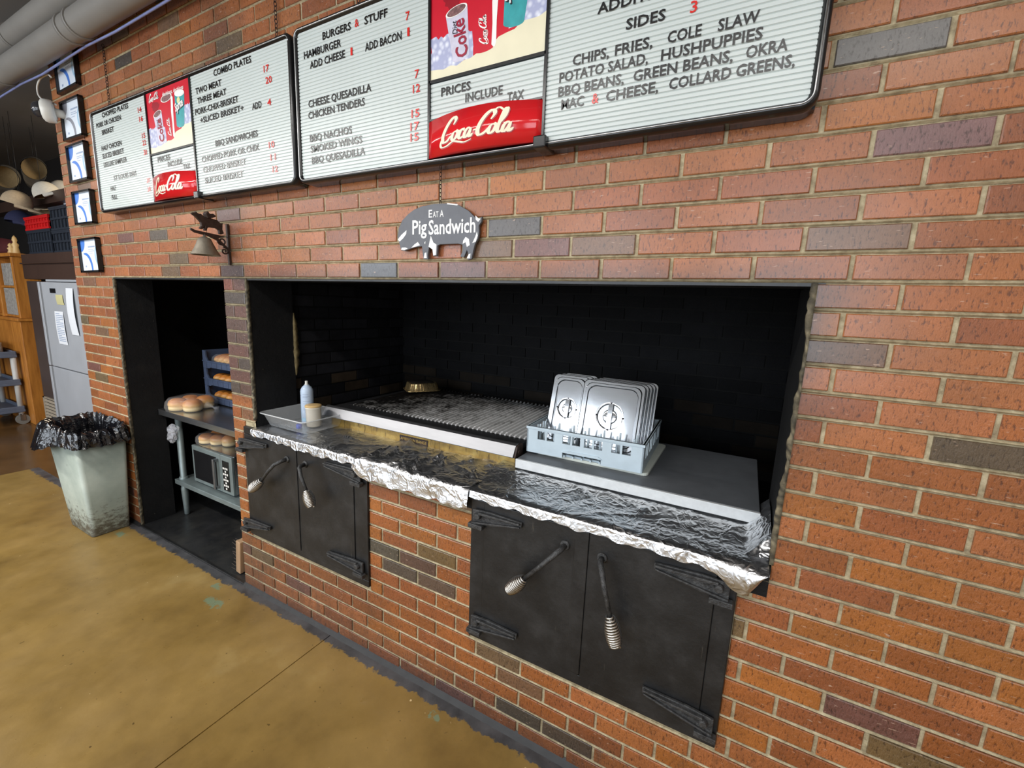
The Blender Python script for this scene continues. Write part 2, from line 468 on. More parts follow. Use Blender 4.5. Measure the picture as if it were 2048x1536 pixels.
class MB:
    def __init__(s):
        s.v = []
        s.f = []
        s.mi = []
        s.sm = []
        s.col = None

    def face(s, idx, mi=0, sm=False):
        s.f.append(tuple(idx))
        s.mi.append(mi)
        s.sm.append(sm)

    def quad(s, a, b, c, d, mi=0):
        n = len(s.v)
        s.v += [a, b, c, d]
        s.face((n, n + 1, n + 2, n + 3), mi)
        return s

    def box(s, x0, y0, z0, x1, y1, z1, mi=0):
        n = len(s.v)
        s.v += [(x0, y0, z0), (x1, y0, z0), (x1, y1, z0), (x0, y1, z0), (x0, y0, z1), (x1, y0, z1), (x1, y1, z1), (x0, y1, z1)]
        for q in ((0, 3, 2, 1), (4, 5, 6, 7), (0, 1, 5, 4), (1, 2, 6, 5), (2, 3, 7, 6), (3, 0, 4, 7)):
            s.face([n + i for i in q], mi)
        return s

    def loft(s, rings, cap0=True, cap1=True, closed=True, mi=0, sm=True):
        n0 = len(s.v)
        k = len(rings[0])
        for r in rings:
            s.v += [tuple(p) for p in r]
        for i in range(len(rings) - 1):
            for j in range(k if closed else k - 1):
                a = n0 + i * k + j
                b = n0 + i * k + (j + 1) % k
                s.face((a, b, b + k, a + k), mi, sm)
        if cap0:
            s.face([n0 + j for j in range(k)][::-1], mi)
        if cap1:
            s.face([n0 + (len(rings) - 1) * k + j for j in range(k)], mi)
        return s

    def prism(s, pts, axis, a0, a1, mi=0, sm=False):
        # 2D outline extruded along an axis; 'y': pts are (x,z); 'z': (x,y); 'x': (y,z)
        def P(p, a):
            return {'y': (p[0], a, p[1]), 'z': (p[0], p[1], a), 'x': (a, p[0], p[1])}[axis]
        s.loft([[P(p, a0) for p in pts], [P(p, a1) for p in pts]], mi=mi, sm=sm)
        return s

    def tube(s, pts, r, seg=8, mi=0, caps=True):
        pts = [Vector(p) for p in pts]
        rr = r if isinstance(r, (list, tuple)) else [r] * len(pts)
        rings = []
        up = None
        for i, p in enumerate(pts):
            d = (pts[min(i + 1, len(pts) - 1)] - pts[max(i - 1, 0)])
            if d.length < 1e-9:
                d = Vector((0, 0, 1))
            d.normalize()
            if up is None:
                up = Vector((0, 0, 1)) if abs(d.z) < 0.9 else Vector((1, 0, 0))
            a = d.cross(up)
            if a.length < 1e-6:
                a = d.orthogonal()
            a.normalize()
            b = a.cross(d).normalized()
            up = b
            rings.append([p + (a * cos(2 * pi * j / seg) + b * sin(2 * pi * j / seg)) * rr[i] for j in range(seg)])
        s.loft(rings, caps, caps, True, mi, True)
        return s

    def lathe(s, prof, cx, cy, seg=24, mi=0, cap0=True, cap1=True, z0=0.0):
        s.loft([[(cx + r * cos(2 * pi * j / seg), cy + r * sin(2 * pi * j / seg), z0 + z) for j in range(seg)] for r, z in prof], cap0, cap1, True, mi, True)
        return s

    def ell(s, c, rx, ry, rz, seg=16, rings=9, mi=0, zmin=-1.0, rot=0.0):
        R = []
        for i in range(rings + 1):
            a = -pi / 2 + pi * i / rings
            zz = max(sin(a), zmin)
            rr = max(cos(a), 0.02)
            ring = []
            for j in range(seg):
                x, y = rx * rr * cos(2 * pi * j / seg), ry * rr * sin(2 * pi * j / seg)
                ring.append((c[0] + x * cos(rot) - y * sin(rot), c[1] + x * sin(rot) + y * cos(rot), c[2] + rz * zz))
            R.append(ring)
        s.loft(R, True, True, True, mi, True)
        return s

    def xf(s, fn):
        s.v = [tuple(fn(Vector(p))) for p in s.v]
        return s

    def add(s, o):
        n = len(s.v)
        s.v += o.v
        for f, m_, k in zip(o.f, o.mi, o.sm):
            s.face([i + n for i in f], m_, k)
        return s

    def mesh(s, name, mats, off=(0, 0, 0)):
        me = bpy.data.meshes.new(name)
        me.from_pydata([(p[0] - off[0], p[1] - off[1], p[2] - off[2]) for p in s.v], [], s.f)
        for m_ in (mats if isinstance(mats, (list, tuple)) else [mats]):
            me.materials.append(m_)
        me.polygons.foreach_set('material_index', s.mi)
        me.polygons.foreach_set('use_smooth', s.sm)
        me.update()
        return me


ORG = {}


def M_(k):
    return [MAT[i] for i in k] if isinstance(k, (list, tuple)) else MAT[k]


def props(o, label=None, cat=None, group=None, kind=None):
    if label:
        o['label'] = label
    if cat:
        o['category'] = cat
    if group:
        o['group'] = group
    if kind:
        o['kind'] = kind
    return o


def thing(name, loc, label, cat, group=None, rotz=0.0):
    o = bpy.data.objects.new(name, None)
    COL.objects.link(o)
    o.empty_display_size = 0.05
    o.location = loc
    o.rotation_euler = (0, 0, rotz)
    ORG[o.name] = Vector(loc)
    return props(o, label, cat, group)


def bevel(o, w, seg=2):
    m_ = o.modifiers.new('bevel', 'BEVEL')
    m_.width = w
    m_.segments = seg
    m_.limit_method = 'ANGLE'
    m_.angle_limit = radians(40)
    return o


def part(name, mb, mat, parent, bw=0.0, local=False, label=None, kind=None):
    org = Vector((0, 0, 0)) if local else ORG[parent.name]
    o = bpy.data.objects.new(name, mb.mesh(name, M_(mat), org))
    COL.objects.link(o)
    o.parent = parent
    ORG[o.name] = org
    if bw:
        bevel(o, bw)
    return props(o, label, kind=kind)


def solo(name, mb, mat, label=None, cat=None, group=None, kind=None, bw=0.0):
    xs = [p[0] for p in mb.v]
    ys = [p[1] for p in mb.v]
    zs = [p[2] for p in mb.v]
    org = Vector(((min(xs) + max(xs)) / 2, (min(ys) + max(ys)) / 2, min(zs)))
    o = bpy.data.objects.new(name, mb.mesh(name, M_(mat), org))
    COL.objects.link(o)
    o.location = org
    ORG[o.name] = org
    if bw:
        bevel(o, bw)
    return props(o, label, cat, group, kind)


def struct(name, mb, mat, bw=0.0, label=None):
    return solo(name, mb, mat, label=label, kind='structure', bw=bw)


def dup(o, loc=None, rotz=None, label=None, parent=None):
    c = o.copy()
    COL.objects.link(c)
    if parent is not None:
        c.parent = parent
    if loc is not None:
        c.location = loc
    if rotz is not None:
        c.rotation_euler = (c.rotation_euler[0], c.rotation_euler[1], rotz)
    if label:
        c['label'] = label
    for ch in list(o.children):
        dup(ch, parent=c)
    return c


def setcol(o, cols):
    a = o.data.color_attributes.new('Col', 'FLOAT_COLOR', 'POINT')
    flat = []
    for c in cols:
        flat += [c[0], c[1], c[2], 1.0]
    a.data.foreach_set('color', flat)


# text outlines turned into mesh pieces with the built-in font
def text_mb(body, x0, z0, height, x1=None, y=0.0, depth=0.0015, bold=0.0, shear=0.0, xs=None, mi=0):
    cu = bpy.data.curves.new('lettering_curve', 'FONT')
    cu.body = body
    cu.size = 1.0
    cu.offset = bold
    cu.shear = shear
    cu.resolution_u = 2
    ob = bpy.data.objects.new('lettering_tmp', cu)
    COL.objects.link(ob)
    dg = bpy.context.evaluated_depsgraph_get()
    dg.update()
    me = ob.evaluated_get(dg).to_mesh()
    vs = [v.co.copy() for v in me.vertices]
    fs = [tuple(p.vertices) for p in me.polygons]
    ob.evaluated_get(dg).to_mesh_clear()
    bpy.data.objects.remove(ob)
    bpy.data.curves.remove(cu)
    mb = MB()
    if not vs:
        return mb
    mnx = min(v.x for v in vs)
    mxx = max(v.x for v in vs)
    sc = height / 0.69
    sx = (x1 - x0) / (mxx - mnx) if x1 is not None else (xs or 1.0) * sc
    n = len(vs)
    mb.v = [(x0 + (v.x - mnx) * sx, y - depth, z0 + v.y * sc) for v in vs]
    for f in fs:
        mb.face(f, mi)
    return mb


# flowing script drawn with a broad nib (thick downstrokes, thin upstrokes)
def catmull(pts, k=9):
    P = [pts[0]] + list(pts) + [pts[-1]]
    out = []
    for i in range(1, len(P) - 2):
        p0, p1, p2, p3 = P[i - 1], P[i], P[i + 1], P[i + 2]
        for j in range(k):
            u = j / k
            out.append(tuple(0.5 * (2 * p1[a] + (p2[a] - p0[a]) * u + (2 * p0[a] - 5 * p1[a] + 4 * p2[a] - p3[a]) * u * u + (3 * p1[a] - p0[a] - 3 * p2[a] + p3[a]) * u ** 3) for a in range(2)))
    out.append(tuple(pts[-1]))
    return out


SCRIPT = [
    # capital C with looped head and long swash underneath
    ([(1.55, 1.75), (1.75, 2.25), (1.45, 2.55), (0.95, 2.2), (0.5, 1.4), (0.35, 0.6), (0.6, 0.02), (1.15, 0.08), (1.5, 0.55)], 0.26),
    ([(0.38, 0.75), (0.2, 0.0), (0.45, -0.5), (1.2, -0.5), (2.0, -0.15), (2.9, -0.35), (3.6, -0.5), (4.4, -0.3)], 0.17),
    # o
    ([(2.15, 1.0), (1.78, 0.75), (1.75, 0.2), (2.02, 0.0), (2.35, 0.3), (2.4, 0.8), (2.15, 1.0), (2.35, 0.85), (2.7, 0.95)], 0.22),
    # c
    ([(3.2, 0.8), (3.05, 1.0), (2.75, 0.8), (2.68, 0.25), (2.92, 0.0), (3.3, 0.25)], 0.22),
    # a
    ([(3.95, 0.85), (3.7, 1.0), (3.4, 0.7), (3.38, 0.15), (3.62, 0.02), (3.9, 0.4), (4.02, 0.95)], 0.21),
    ([(4.02, 0.98), (3.95, 0.3), (4.1, 0.02), (4.4, 0.3)], 0.22),
    # hyphen
    ([(4.35, 0.62), (4.75, 0.68)], 0.2),
    # second capital C whose head loops through the l
    ([(6.1, 1.5), (6.35, 2.1), (6.0, 2.45), (5.45, 2.1), (5.0, 1.3), (4.9, 0.5), (5.2, 0.0), (5.75, 0.15), (6.1, 0.6)], 0.26),
    ([(6.1, 2.3), (6.6, 2.65), (7.2, 2.35), (7.6, 2.5)], 0.14),
    # o
    ([(6.6, 1.0), (6.25, 0.75), (6.2, 0.2), (6.48, 0.0), (6.8, 0.3), (6.85, 0.8), (6.6, 1.0), (6.85, 0.85), (7.05, 0.9)], 0.22),
    # l
    ([(7.05, 0.7), (7.5, 1.6), (7.55, 2.4), (7.3, 2.3), (7.15, 1.2), (7.12, 0.3), (7.35, 0.0), (7.65, 0.3)], 0.21),
    # a
    ([(8.25, 0.85), (8.0, 1.0), (7.7, 0.7), (7.68, 0.15), (7.92, 0.02), (8.2, 0.4), (8.32, 0.95)], 0.21),
    ([(8.32, 0.98), (8.25, 0.3), (8.42, 0.02), (8.75, 0.35)], 0.22),
]


def script_mb(place, mi=0, scale=1.0, nib=1.0):
    # place(u, v) -> 3D point; u in 0..~8.9, v in -0.6..2.7
    mb = MB()
    for pts, w in SCRIPT:
        c = catmull(pts)
        n0 = len(mb.v)
        for i, p in enumerate(c):
            q0, q1 = c[max(i - 1, 0)], c[min(i + 1, len(c) - 1)]
            dx, dy = q1[0] - q0[0], q1[1] - q0[1]
            L = hypot(dx, dy) or 1
            dx, dy = dx / L, dy / L
            taper = min(1.0, 0.35 + 4.0 * min(i, len(c) - 1 - i) / len(c))
            ww = w * nib * taper * (0.38 + 0.62 * abs(dy)) * 0.75
            for sgn in (1, -1):
                u, v = p[0] - dy * ww * sgn, p[1] + dx * ww * sgn
                mb.v.append(place((u + 0.28 * v) * scale, v * scale))
        for i in range(len(c) - 1):
            a = n0 + 2 * i
            mb.face((a, a + 1, a + 3, a + 2), mi)
    return mb


# ------------------------------------------------------------------ brick front wall
BL, BH = 0.2032, 0.0677
NX0, NX1 = -0.035, 1.238
WX0, WX1 = 1.434, 3.797
ZL = 26 * BH - 0.003
ZS = 0.985                       # top of the hearth ledge
XE0, XE1 = -0.632, 6.4
ZTOP = 3.52
DL = (1.345, 2.262, 0.362, 0.985)
DR = (2.816, 3.725, 0.362, 0.985)
HOLES = [(NX0, NX1, -1, ZL), (WX0, WX1, ZS, ZL), DL, DR]


def spans(x0, x1, z0, z1, tol=0.012):
    iv = [(x0, x1)]
    for hx0, hx1, hz0, hz1 in HOLES:
        if min(z1, hz1) - max(z0, hz0) > tol:
            nv = []
            for a, b in iv:
                if hx1 <= a or hx0 >= b:
                    nv.append((a, b))
                    continue
                if hx0 > a:
                    nv.append((a, hx0))
                if hx1 < b:
                    nv.append((hx1, b))
            iv = nv
    return [(a, b) for a, b in iv if b - a > 0.004]


DARK = {(20, 20): lin(92, 76, 56), (19, 33): lin(92, 88, 84), (11, 26): lin(98, 100, 106), (6, 26): lin(96, 70, 66), (14, 28): lin(96, 92, 90),
        (13, 9): lin(112, 88, 52), (11, 8): lin(84, 78, 66), (12, 8): lin(96, 70, 58), (12, 7): lin(86, 74, 64), (13, 7): lin(96, 76, 62),
        (4, 27): lin(112, 92, 66), (3, 29): lin(98, 86, 74), (18, 1): lin(92, 62, 46), (20, 8): lin(112, 88, 54), (19, 30): lin(132, 96, 92),
        (15, 1): lin(80, 70, 58), (16, 1): lin(88, 72, 58), (-2, 27): lin(104, 88, 66), (-3, 21): lin(112, 96, 66), (9, 5): lin(116, 92, 50),
        (18, 13): lin(120, 92, 56), (18, 11): lin(116, 92, 58), (-2, 15): lin(116, 96, 64), (4, 46): lin(60, 54, 50), (2, 43): lin(66, 58, 50)}
PAL = [lin(168, 99, 47), lin(162, 94, 43), lin(172, 104, 54), lin(158, 89, 45), lin(168, 101, 42), lin(156, 89, 40), lin(172, 103, 56), lin(150, 85, 45)]
rb = random.Random(5)


def soot_at(x, z):
    # soot deposits around the mouths of the two pits and grime at the foot of the wall
    s_ = 0.0
    if WX0 - 0.02 < x < WX1 + 0.03 and z >= ZL - 0.01:
        s_ = max(s_, 0.55 * max(0, 1 - (z - ZL) / 0.05))
    if WX1 - 0.01 <= x and ZL > z > 1.0:
        s_ = max(s_, 0.75 * max(0, 1 - (x - WX1) / 0.07) * min(1, max(0.0, (z - 1.15) / 0.5)))
    if NX1 - 0.02 < x < WX0 + 0.02 and z > 1.12:
        s_ = max(s_, 0.34)
    if z < 0.16:
        s_ = max(s_, 0.55 * (1 - z / 0.22))
    if x < 2.4 and z < 0.34:
        s_ = max(s_, 0.28)
    if 1.2 < x < 1.5 and z < 0.2:
        s_ = max(s_, 0.5)
    return s_


mb = MB()
cols = []
rows = int(ZTOP / BH) + 1
for r in range(rows):
    z0, z1 = r * BH, min((r + 1) * BH, ZTOP)
    if z1 - z0 < 0.02:
        continue
    off = 0.0 if r % 2 == 0 else 0.5
    c0 = int(floor(XE0 / BL + off)) - 1
    c1 = int(XE1 / BL + off) + 1
    for c in range(c0, c1 + 1):
        x0, x1 = (c - off) * BL, (c + 1 - off) * BL
        x0, x1 = max(x0, XE0), min(x1, XE1)
        if x1 - x0 < 0.01:
            continue
        key = (c, r)
        cc = DARK.get(key)
        rnd = rb.random()
        if cc is None:
            if rnd < 0.035:
                cc = lin(108 + rb.random() * 20, 88, 62)
            elif rnd < 0.06:
                cc = lin(118, 76, 66)
            else:
                cc = rb.choice(PAL)
        k = 0.88 + 0.22 * rb.random()
        cc = tuple(q * k for q in cc)
        if NX1 - 0.05 < (x0 + x1) / 2 < WX0 + 0.05 and 1.15 < z0 < 1.74:
            cc = rb.choice([lin(112, 82, 70), lin(126, 84, 72), lin(98, 84, 74), lin(150, 84, 62)])
        for a, b in spans(x0, x1, z0, z1):
            ml = 0.0052 if a == x0 and x0 > XE0 else 0.0015
            mr = 0.0052 if b == x1 and x1 < XE1 else 0.0015
            xa, xb, za, zb = a + ml + rb.uniform(-.001, .001), b - mr + rb.uniform(-.001, .001), z0 + 0.006, z1 - 0.006
            if xb - xa < 0.006:
                continue
            y = rb.uniform(-0.0012, 0.0012)
            n = len(mb.v)
            e = 0.0022
            for yy, ex in ((0.012, 0), (y + 0.002, 0), (y, e)):
                mb.v += [(xa + ex, yy, za + ex), (xb - ex, yy, za + ex), (xb - ex, yy, zb - ex), (xa + ex, yy, zb - ex)]
                for px_, pz_ in ((xa, za), (xb, za), (xb, zb), (xa, zb)):
                    s_ = soot_at(px_, pz_)
                    cols.append(tuple(q * (1 - s_) + 0.022 * s_ for q in cc))
            for q in (0, 4):
                for j in range(4):
                    mb.face((n + q + j, n + q + (j + 1) % 4, n + q + 4 + (j + 1) % 4, n + q + 4 + j), 0)
            mb.face((n + 8, n + 9, n + 10, n + 11), 0)
# mortar bed and raised bead joints
xs = sorted({XE0, XE1} | {h for H in HOLES for h in H[:2]} | {XE0 + i * 0.35 for i in range(int((XE1 - XE0) / 0.35))})
xs = [x for x in xs if XE0 <= x <= XE1]
zs = sorted({0.0, ZTOP} | {h for H in HOLES for h in H[2:] if h > 0} | {0.16, 0.35, ZL + 0.06})


def inhole(x, z):
    return any(h[0] < x < h[1] and h[2] < z < h[3] for h in HOLES)


for i in range(len(xs) - 1):
    for j in range(len(zs) - 1):
        if xs[i + 1] - xs[i] < 1e-4 or zs[j + 1] - zs[j] < 1e-4 or inhole((xs[i] + xs[i + 1]) / 2, (zs[j] + zs[j + 1]) / 2):
            continue
        n = len(mb.v)
        for x, z in ((xs[i], zs[j]), (xs[i + 1], zs[j]), (xs[i + 1], zs[j + 1]), (xs[i], zs[j + 1])):
            mb.v.append((x, 0.006, z))
            q = 1 - 0.75 * soot_at(x, z)
            cols.append((q, q, q))
        mb.face((n, n + 1, n + 2, n + 3), 1)
rj = random.Random(9)
for r in range(1, rows):
    z = r * BH
    for a, b in spans(XE0, XE1, z - 0.004, z + 0.004, 0.003):
        m_ = max(2, int((b - a) / 0.08))
        n = len(mb.v)
        for i in range(m_ + 1):
            x = a + (b - a) * i / m_
            w = rj.uniform(-0.0009, 0.0009)
            for yy, dz in ((0.0062, -0.0042), (-0.0004, 0.0 + w), (0.0062, 0.0042)):
                mb.v.append((x, yy + w * 0.5, z + dz))
                q = (1 - 0.75 * soot_at(x, z)) * 1.06
                cols.append((q, q, q))
        for i in range(m_):
            for k in range(2):
                q = n + 3 * i + k
                mb.face((q, q + 3, q + 4, q + 1), 1)
o = struct('wall_front', mb, ['brick', 'mortar'], label='red brick front wall of the pit room')
setcol(o, cols)

# ragged mortar edge around the mouths of the pits
rg = random.Random(21)


def ragged(x, z0, z1, side, name):
    m_ = MB()
    k = int((z1 - z0) / 0.011)
    wk = .003
    rings = []
    for i in range(k + 1):
        z = z0 + (z1 - z0) * i / k
        wk = min(max(wk + rg.uniform(-.003, .003), 0.0), .009)
        w = 0.001 + wk + rg.random() * .002
        q = rg.random() * 0.002
        rings.append([(x - 0.004 * side, -0.002 - q, z), (x + w * side, -0.001 - q * 0.5, z), (x + (w + 0.001) * side, 0.006, z), (x + 0.002 * side, 0.016, z), (x - 0.004 * side, 0.02, z)])
    m_.loft(rings)
    o_ = struct(name, m_, 'mortar', label='ragged mortar edge of the pit opening')
    setcol(o_, [((0.08 + 0.55 * rg.random() ** 2),) * 3 for _ in m_.v])


ragged(NX0, 0.0, ZL, 1, 'trim_1')
ragged(WX0, 1.03, ZL, 1, 'trim_2')
ragged(WX1, 1.0, ZL, -1, 'trim_3')

# ------------------------------------------------------------------ inside of the niche and of the pit
JD = 0.215                       # depth of the rendered jambs
YB = 1.16                        # back wall of the cooking pit
m_ = MB().box(NX0 - 0.5, 0.012, 0, NX0, JD, ZL + 0.35)
m_.box(XE0, 0.012, 0, XE0 + 0.12, 0.32, ZTOP)
struct('wall_niche_jamb', m_, 'soot', label='black rendered left jamb of the niche')


def sooty_bricks(m_, cl, plane, fixed, a0, a1, z0, z1, depth, sgn, tone=1.0):
    # courses of soot-black brick on a wall: plane 'y' or 'x'
    rr = random.Random(int(a0 * 97 + fixed * 31))
    for r in range(int(z0 / BH), int(z1 / BH) + 1):
        off = 0.5 * (r % 2)
        for c in range(int(a0 / BL) - 1, int(a1 / BL) + 2):
            x0, x1 = max((c - off) * BL + .005, a0), min((c + 1 - off) * BL - .005, a1)
            za, zb = max(r * BH + .005, z0), min((r + 1) * BH - .005, z1)
            if x1 - x0 < .01 or zb - za < .01:
                continue
            k = rr.uniform(0.6, 1.5) * tone
            warm = rr.random() < 0.5 and za < 1.16
            base = (0.010 * k, 0.007 * k, 0.0045 * k) if warm else (0.0032 * k, 0.0032 * k, 0.0038 * k)
            n = len(m_.v)
            f0, f1 = fixed + sgn * 0.002, fixed + sgn * depth
            for f in (f0, f1):
                for x, z in ((x0, za), (x1, za), (x1, zb), (x0, zb)):
                    m_.v.append((x, f, z) if plane == 'y' else (f, x, z))
                    cl.append(base)
            for j in range(4):
                m_.face((n + j, n + (j + 1) % 4, n + 4 + (j + 1) % 4, n + 4 + j))
            m_.face((n + 4, n + 5, n + 6, n + 7))


m_ = MB()
cl = []
m_.quad((1.36, YB, 0.6), (4.25, YB, 0.6), (4.25, YB, 2.1), (1.36, YB, 2.1))
cl += [(0.006, 0.006, 0.006)] * 4
sooty_bricks(m_, cl, 'y', YB, 1.40, 4.2, 0.62, 2.0, 0.007, -1)
o = struct('wall_back', m_, 'sootbrick', label='soot-black brick back wall of the cooking pit')
setcol(o, cl)
m_ = MB()
cl = []
m_.quad((1.405, JD, 0.6), (1.405, YB, 0.6), (1.405, YB, 2.1), (1.405, JD, 2.1))
cl += [(0.006, 0.006, 0.006)] * 4
sooty_bricks(m_, cl, 'x', 1.405, JD + .03, YB, 0.9, 2.0, 0.006, 1, 3.2)  # raised tone paints in the light falling on this side wall
o = struct('wall_left_inner', m_, 'sootbrick', label='soot-black brick side wall of the cooking pit')
setcol(o, cl)
struct('wall_pit_jamb_left', MB().box(NX1, 0.012, 0, 1.40, 0.25, ZL).box(1.40, 0.012, 0.9, WX0, 0.25, ZL), 'soot', label='black rendered pillar side between niche and pit')
m_ = MB()
rings = []
for i in range(19):
    z = 1.24 + 0.35 * i / 18
    w = 0.022 * sin(pi * i / 18) ** 0.7 * (0.6 + 0.6 * rg.random()) + 0.002
    rings.append([(1.438, 0.252 - w * 0.4, z), (1.428, 0.262 + w, z), (1.408, 0.262 + w, z), (1.404, 0.255, z)])
m_.loft(rings)
o = struct('trim_4', m_, 'mortar', label='pale crack of broken mortar at the edge of the pit jamb')
setcol(o, [(0.55, 0.5, 0.36)] * len(m_.v))
struct('wall_pit_jamb_right', MB().box(WX1, 0.012, 0.9, 4.1, 0.375, ZL), 'soot', label='black rendered right jamb of the pit')
struct('wall_right_inner', MB().box(4.1, 0.3, 0.6, 4.2, YB, 2.0), 'soot')
struct('wall_niche_back', MB().box(-0.55, 1.5, 0, 1.5, 1.56, 2.2), 'soot')
struct('wall_niche_left', MB().box(-0.60, JD, 0, -0.54, 1.5, 2.2), 'soot')
struct('wall_niche_right', MB().box(1.34, 0.25, 0, 1.40, 1.5, 2.2), 'soot')
struct('ceiling_pit', MB().box(-0.6, 0.02, ZL + 0.30, 4.2, 1.56, ZL + 0.36), 'soot')
struct('trim_5', MB().box(NX0 - 0.02, 0.004, ZL - 0.008, WX1 + 0.02, 0.11, ZL + 0.003).box(NX0 - 0.02, 0.10, ZL - 0.008, WX1 + 0.02, 0.115, ZL + 0.30), 'iron', label='black steel lintel over the niche and the pit')
struct('trim_6', MB().box(WX0, 0.0, 0.90, WX1, 0.34, ZS).box(WX0, 0.34, 0.86, 4.1, YB, 0.90), 'soot', label='hearth ledge of the cooking pit')

# ------------------------------------------------------------------ floors and room shell
m_ = MB()
m_.quad((-2.08, REAR, 0), (1.988, REAR, 0), (1.988, 0.004, 0), (-2.08, 0.004, 0))
m_.quad((1.994, REAR, 0), (6.4, REAR, 0), (6.4, 0.004, 0), (1.994, 0.004, 0))
m_.quad((1.988, REAR, -0.004), (1.994, REAR, -0.004), (1.994, 0.004, -0.004), (1.988, 0.004, -0.004))
m_.quad((1.988, REAR, 0), (1.988, REAR, -0.004), (1.988, 0.004, -0.004), (1.988, 0.004, 0))
m_.quad((1.994, REAR, -0.004), (1.994, REAR, 0), (1.994, 0.004, 0), (1.994, 0.004, -0.004))
struct('floor', m_, 'floor', label='amber stained concrete floor')
struct('floor_kitchen', MB().quad((-8.5, REAR, 0), (-2.08, REAR, 0), (-2.08, 4.5, 0), (-8.5, 4.5, 0)).quad((-2.08, 0.004, 0), (-0.6, 0.004, 0), (-0.6, 4.5, 0), (-2.08, 4.5, 0)), 'floor_kitchen', label='dark sealed floor of the kitchen')
struct('floor_niche', MB().box(-0.6, 0.004, -0.03, 1.40, 1.5, 0.004), 'floor_black', label='black painted floor of the niche')
struct('trim_7', MB().box(NX0, -0.012, 0, NX1, 0.004, 0.009), 'iron', bw=0.003, label='dark steel threshold of the niche')
m_ = MB().prism([(-0.018, 0), (0.004, 0), (0.004, 0.02), (-0.004, 0.012)], 'x', NX1, XE1).prism([(-0.018, 0), (0.004, 0), (0.004, 0.02), (-0.004, 0.012)], 'x', XE0, NX0)
struct('baseboard_front', m_, 'black_metal', label='thin dark sealant strip at the foot of the brick wall')
struct('ceiling', MB().box(-8.5, REAR, ZTOP, 6.4, 4.5, ZTOP + 0.1), 'ceiling', label='grey ceiling')
m_ = MB()
wz0, wz1 = 0.75, 3.32
edges = [-8.5]
for wx, ww in WINDOWS:
    edges += [wx - ww / 2, wx + ww / 2]
edges.append(6.4)
m_.box(-8.5, REAR - 0.12, 0, 6.4, REAR, wz0).box(-8.5, REAR - 0.12, wz1, 6.4, REAR, ZTOP)
for i in range(0, len(edges), 2):
    m_.box(edges[i], REAR - 0.12, wz0, edges[i + 1], REAR, wz1)
struct('wall_rear', m_, 'plaster')
for i, (wx, ww) in enumerate(WINDOWS):
    f = MB()
    for a, b, c, d in ((wx - ww / 2, wx + ww / 2, wz0, wz0 + .05), (wx - ww / 2, wx + ww / 2, wz1 - .05, wz1), (wx - ww / 2, wx - ww / 2 + .05, wz0, wz1), (wx + ww / 2 - .05, wx + ww / 2, wz0, wz1), (wx - .02, wx + .02, wz0, wz1)):
        f.box(a, REAR - 0.11, c, b, REAR - 0.05, d)
    struct('window_%d' % (i + 1), f, 'window_frame')
struct('wall_right', MB().box(6.4, REAR, 0, 6.5, 0.0, ZTOP), 'plaster')
struct('wall_left', MB().box(-8.6, REAR, 0, -8.5, 4.5, ZTOP), 'dark_wall')
struct('wall_kitchen_back', MB().box(-8.5, 4.5, 0, -0.5, 4.6, ZTOP), 'dark_wall')

# ------------------------------------------------------------------ fluorescent fittings that light the room
lf = None
for i, (lx, lp) in enumerate(LAMPS):
    if lf is None:
        lf = thing('ceiling_light', (lx, LY, LZ), 'white fluorescent strip light hung in the row in front of the brick wall', 'light', 'fluorescent strip lights')
        part('housing', MB().prism([(-0.09, 0.0), (0.09, 0.0), (0.05, 0.06), (-0.05, 0.06)], 'x', lx - 0.75, lx + 0.75).xf(lambda p: Vector((p.x, p.y + LY, p.z + LZ))), 'lamp_white', lf)
        for s_ in (-0.6, 0.6):
            part('hanger_rod', MB().tube([(lx + s_, LY, LZ + 0.06), (lx + s_, LY, ZTOP)], 0.006), 'steel', lf)
    else:
        dup(lf, (lx, LY, LZ))

# ------------------------------------------------------------------ hearth doors
def hinge_mb(xo, xi, z0, z1, y=-0.016):
    # tapered strap, wide at the frame (xo) and narrow on the leaf (xi), with raised rim and knuckle
    m_ = MB()
    d = 1 if xi > xo else -1
    wid, nar = 0.031, 0.010
    L = abs(xi - xo)
    X = lambda u: xo + d * u
    zc = lambda u: z0 + (z1 - z0) * u / L
    out = [(0, -wid), (0.075, -wid), (L, -nar), (L, nar), (0.075, wid * 0.8), (0, wid * 0.8)]
    pts = [(X(u), zc(u) + w) for u, w in out]
    if d < 0:
        pts = pts[::-1]
    m_.prism(pts, 'y', y - 0.010, y)
    rim = [(0.03, wid * 0.7), (L - 0.005, nar), (L - 0.005, nar - 0.007), (0.03, wid * 0.7 - 0.010)]
    pr = [(X(u), zc(u) + w) for u, w in rim]
    if d < 0:
        pr = pr[::-1]
    m_.prism(pr, 'y', y - 0.022, y - 0.008)
    rim = [(0.0, -wid), (L - 0.005, -nar), (L - 0.005, -nar + 0.006), (0.0, -wid + 0.008)]
    pr = [(X(u), zc(u) + w) for u, w in rim]
    if d < 0:
        pr = pr[::-1]
    m_.prism(pr, 'y', y - 0.018, y - 0.008)
    x0, x1 = sorted((X(-0.012), X(0.05)))
    m_.box(x0, y - 0.024, zc(0) - wid - 0.014, x1, y, zc(0) - wid + 0.004)
    m_.tube([(X(0.028), y - 0.008, zc(0.03) + 0.004), (X(0.028), y - 0.026, zc(0.03) + 0.004)], [0.014, 0.011], 12)
    return m_


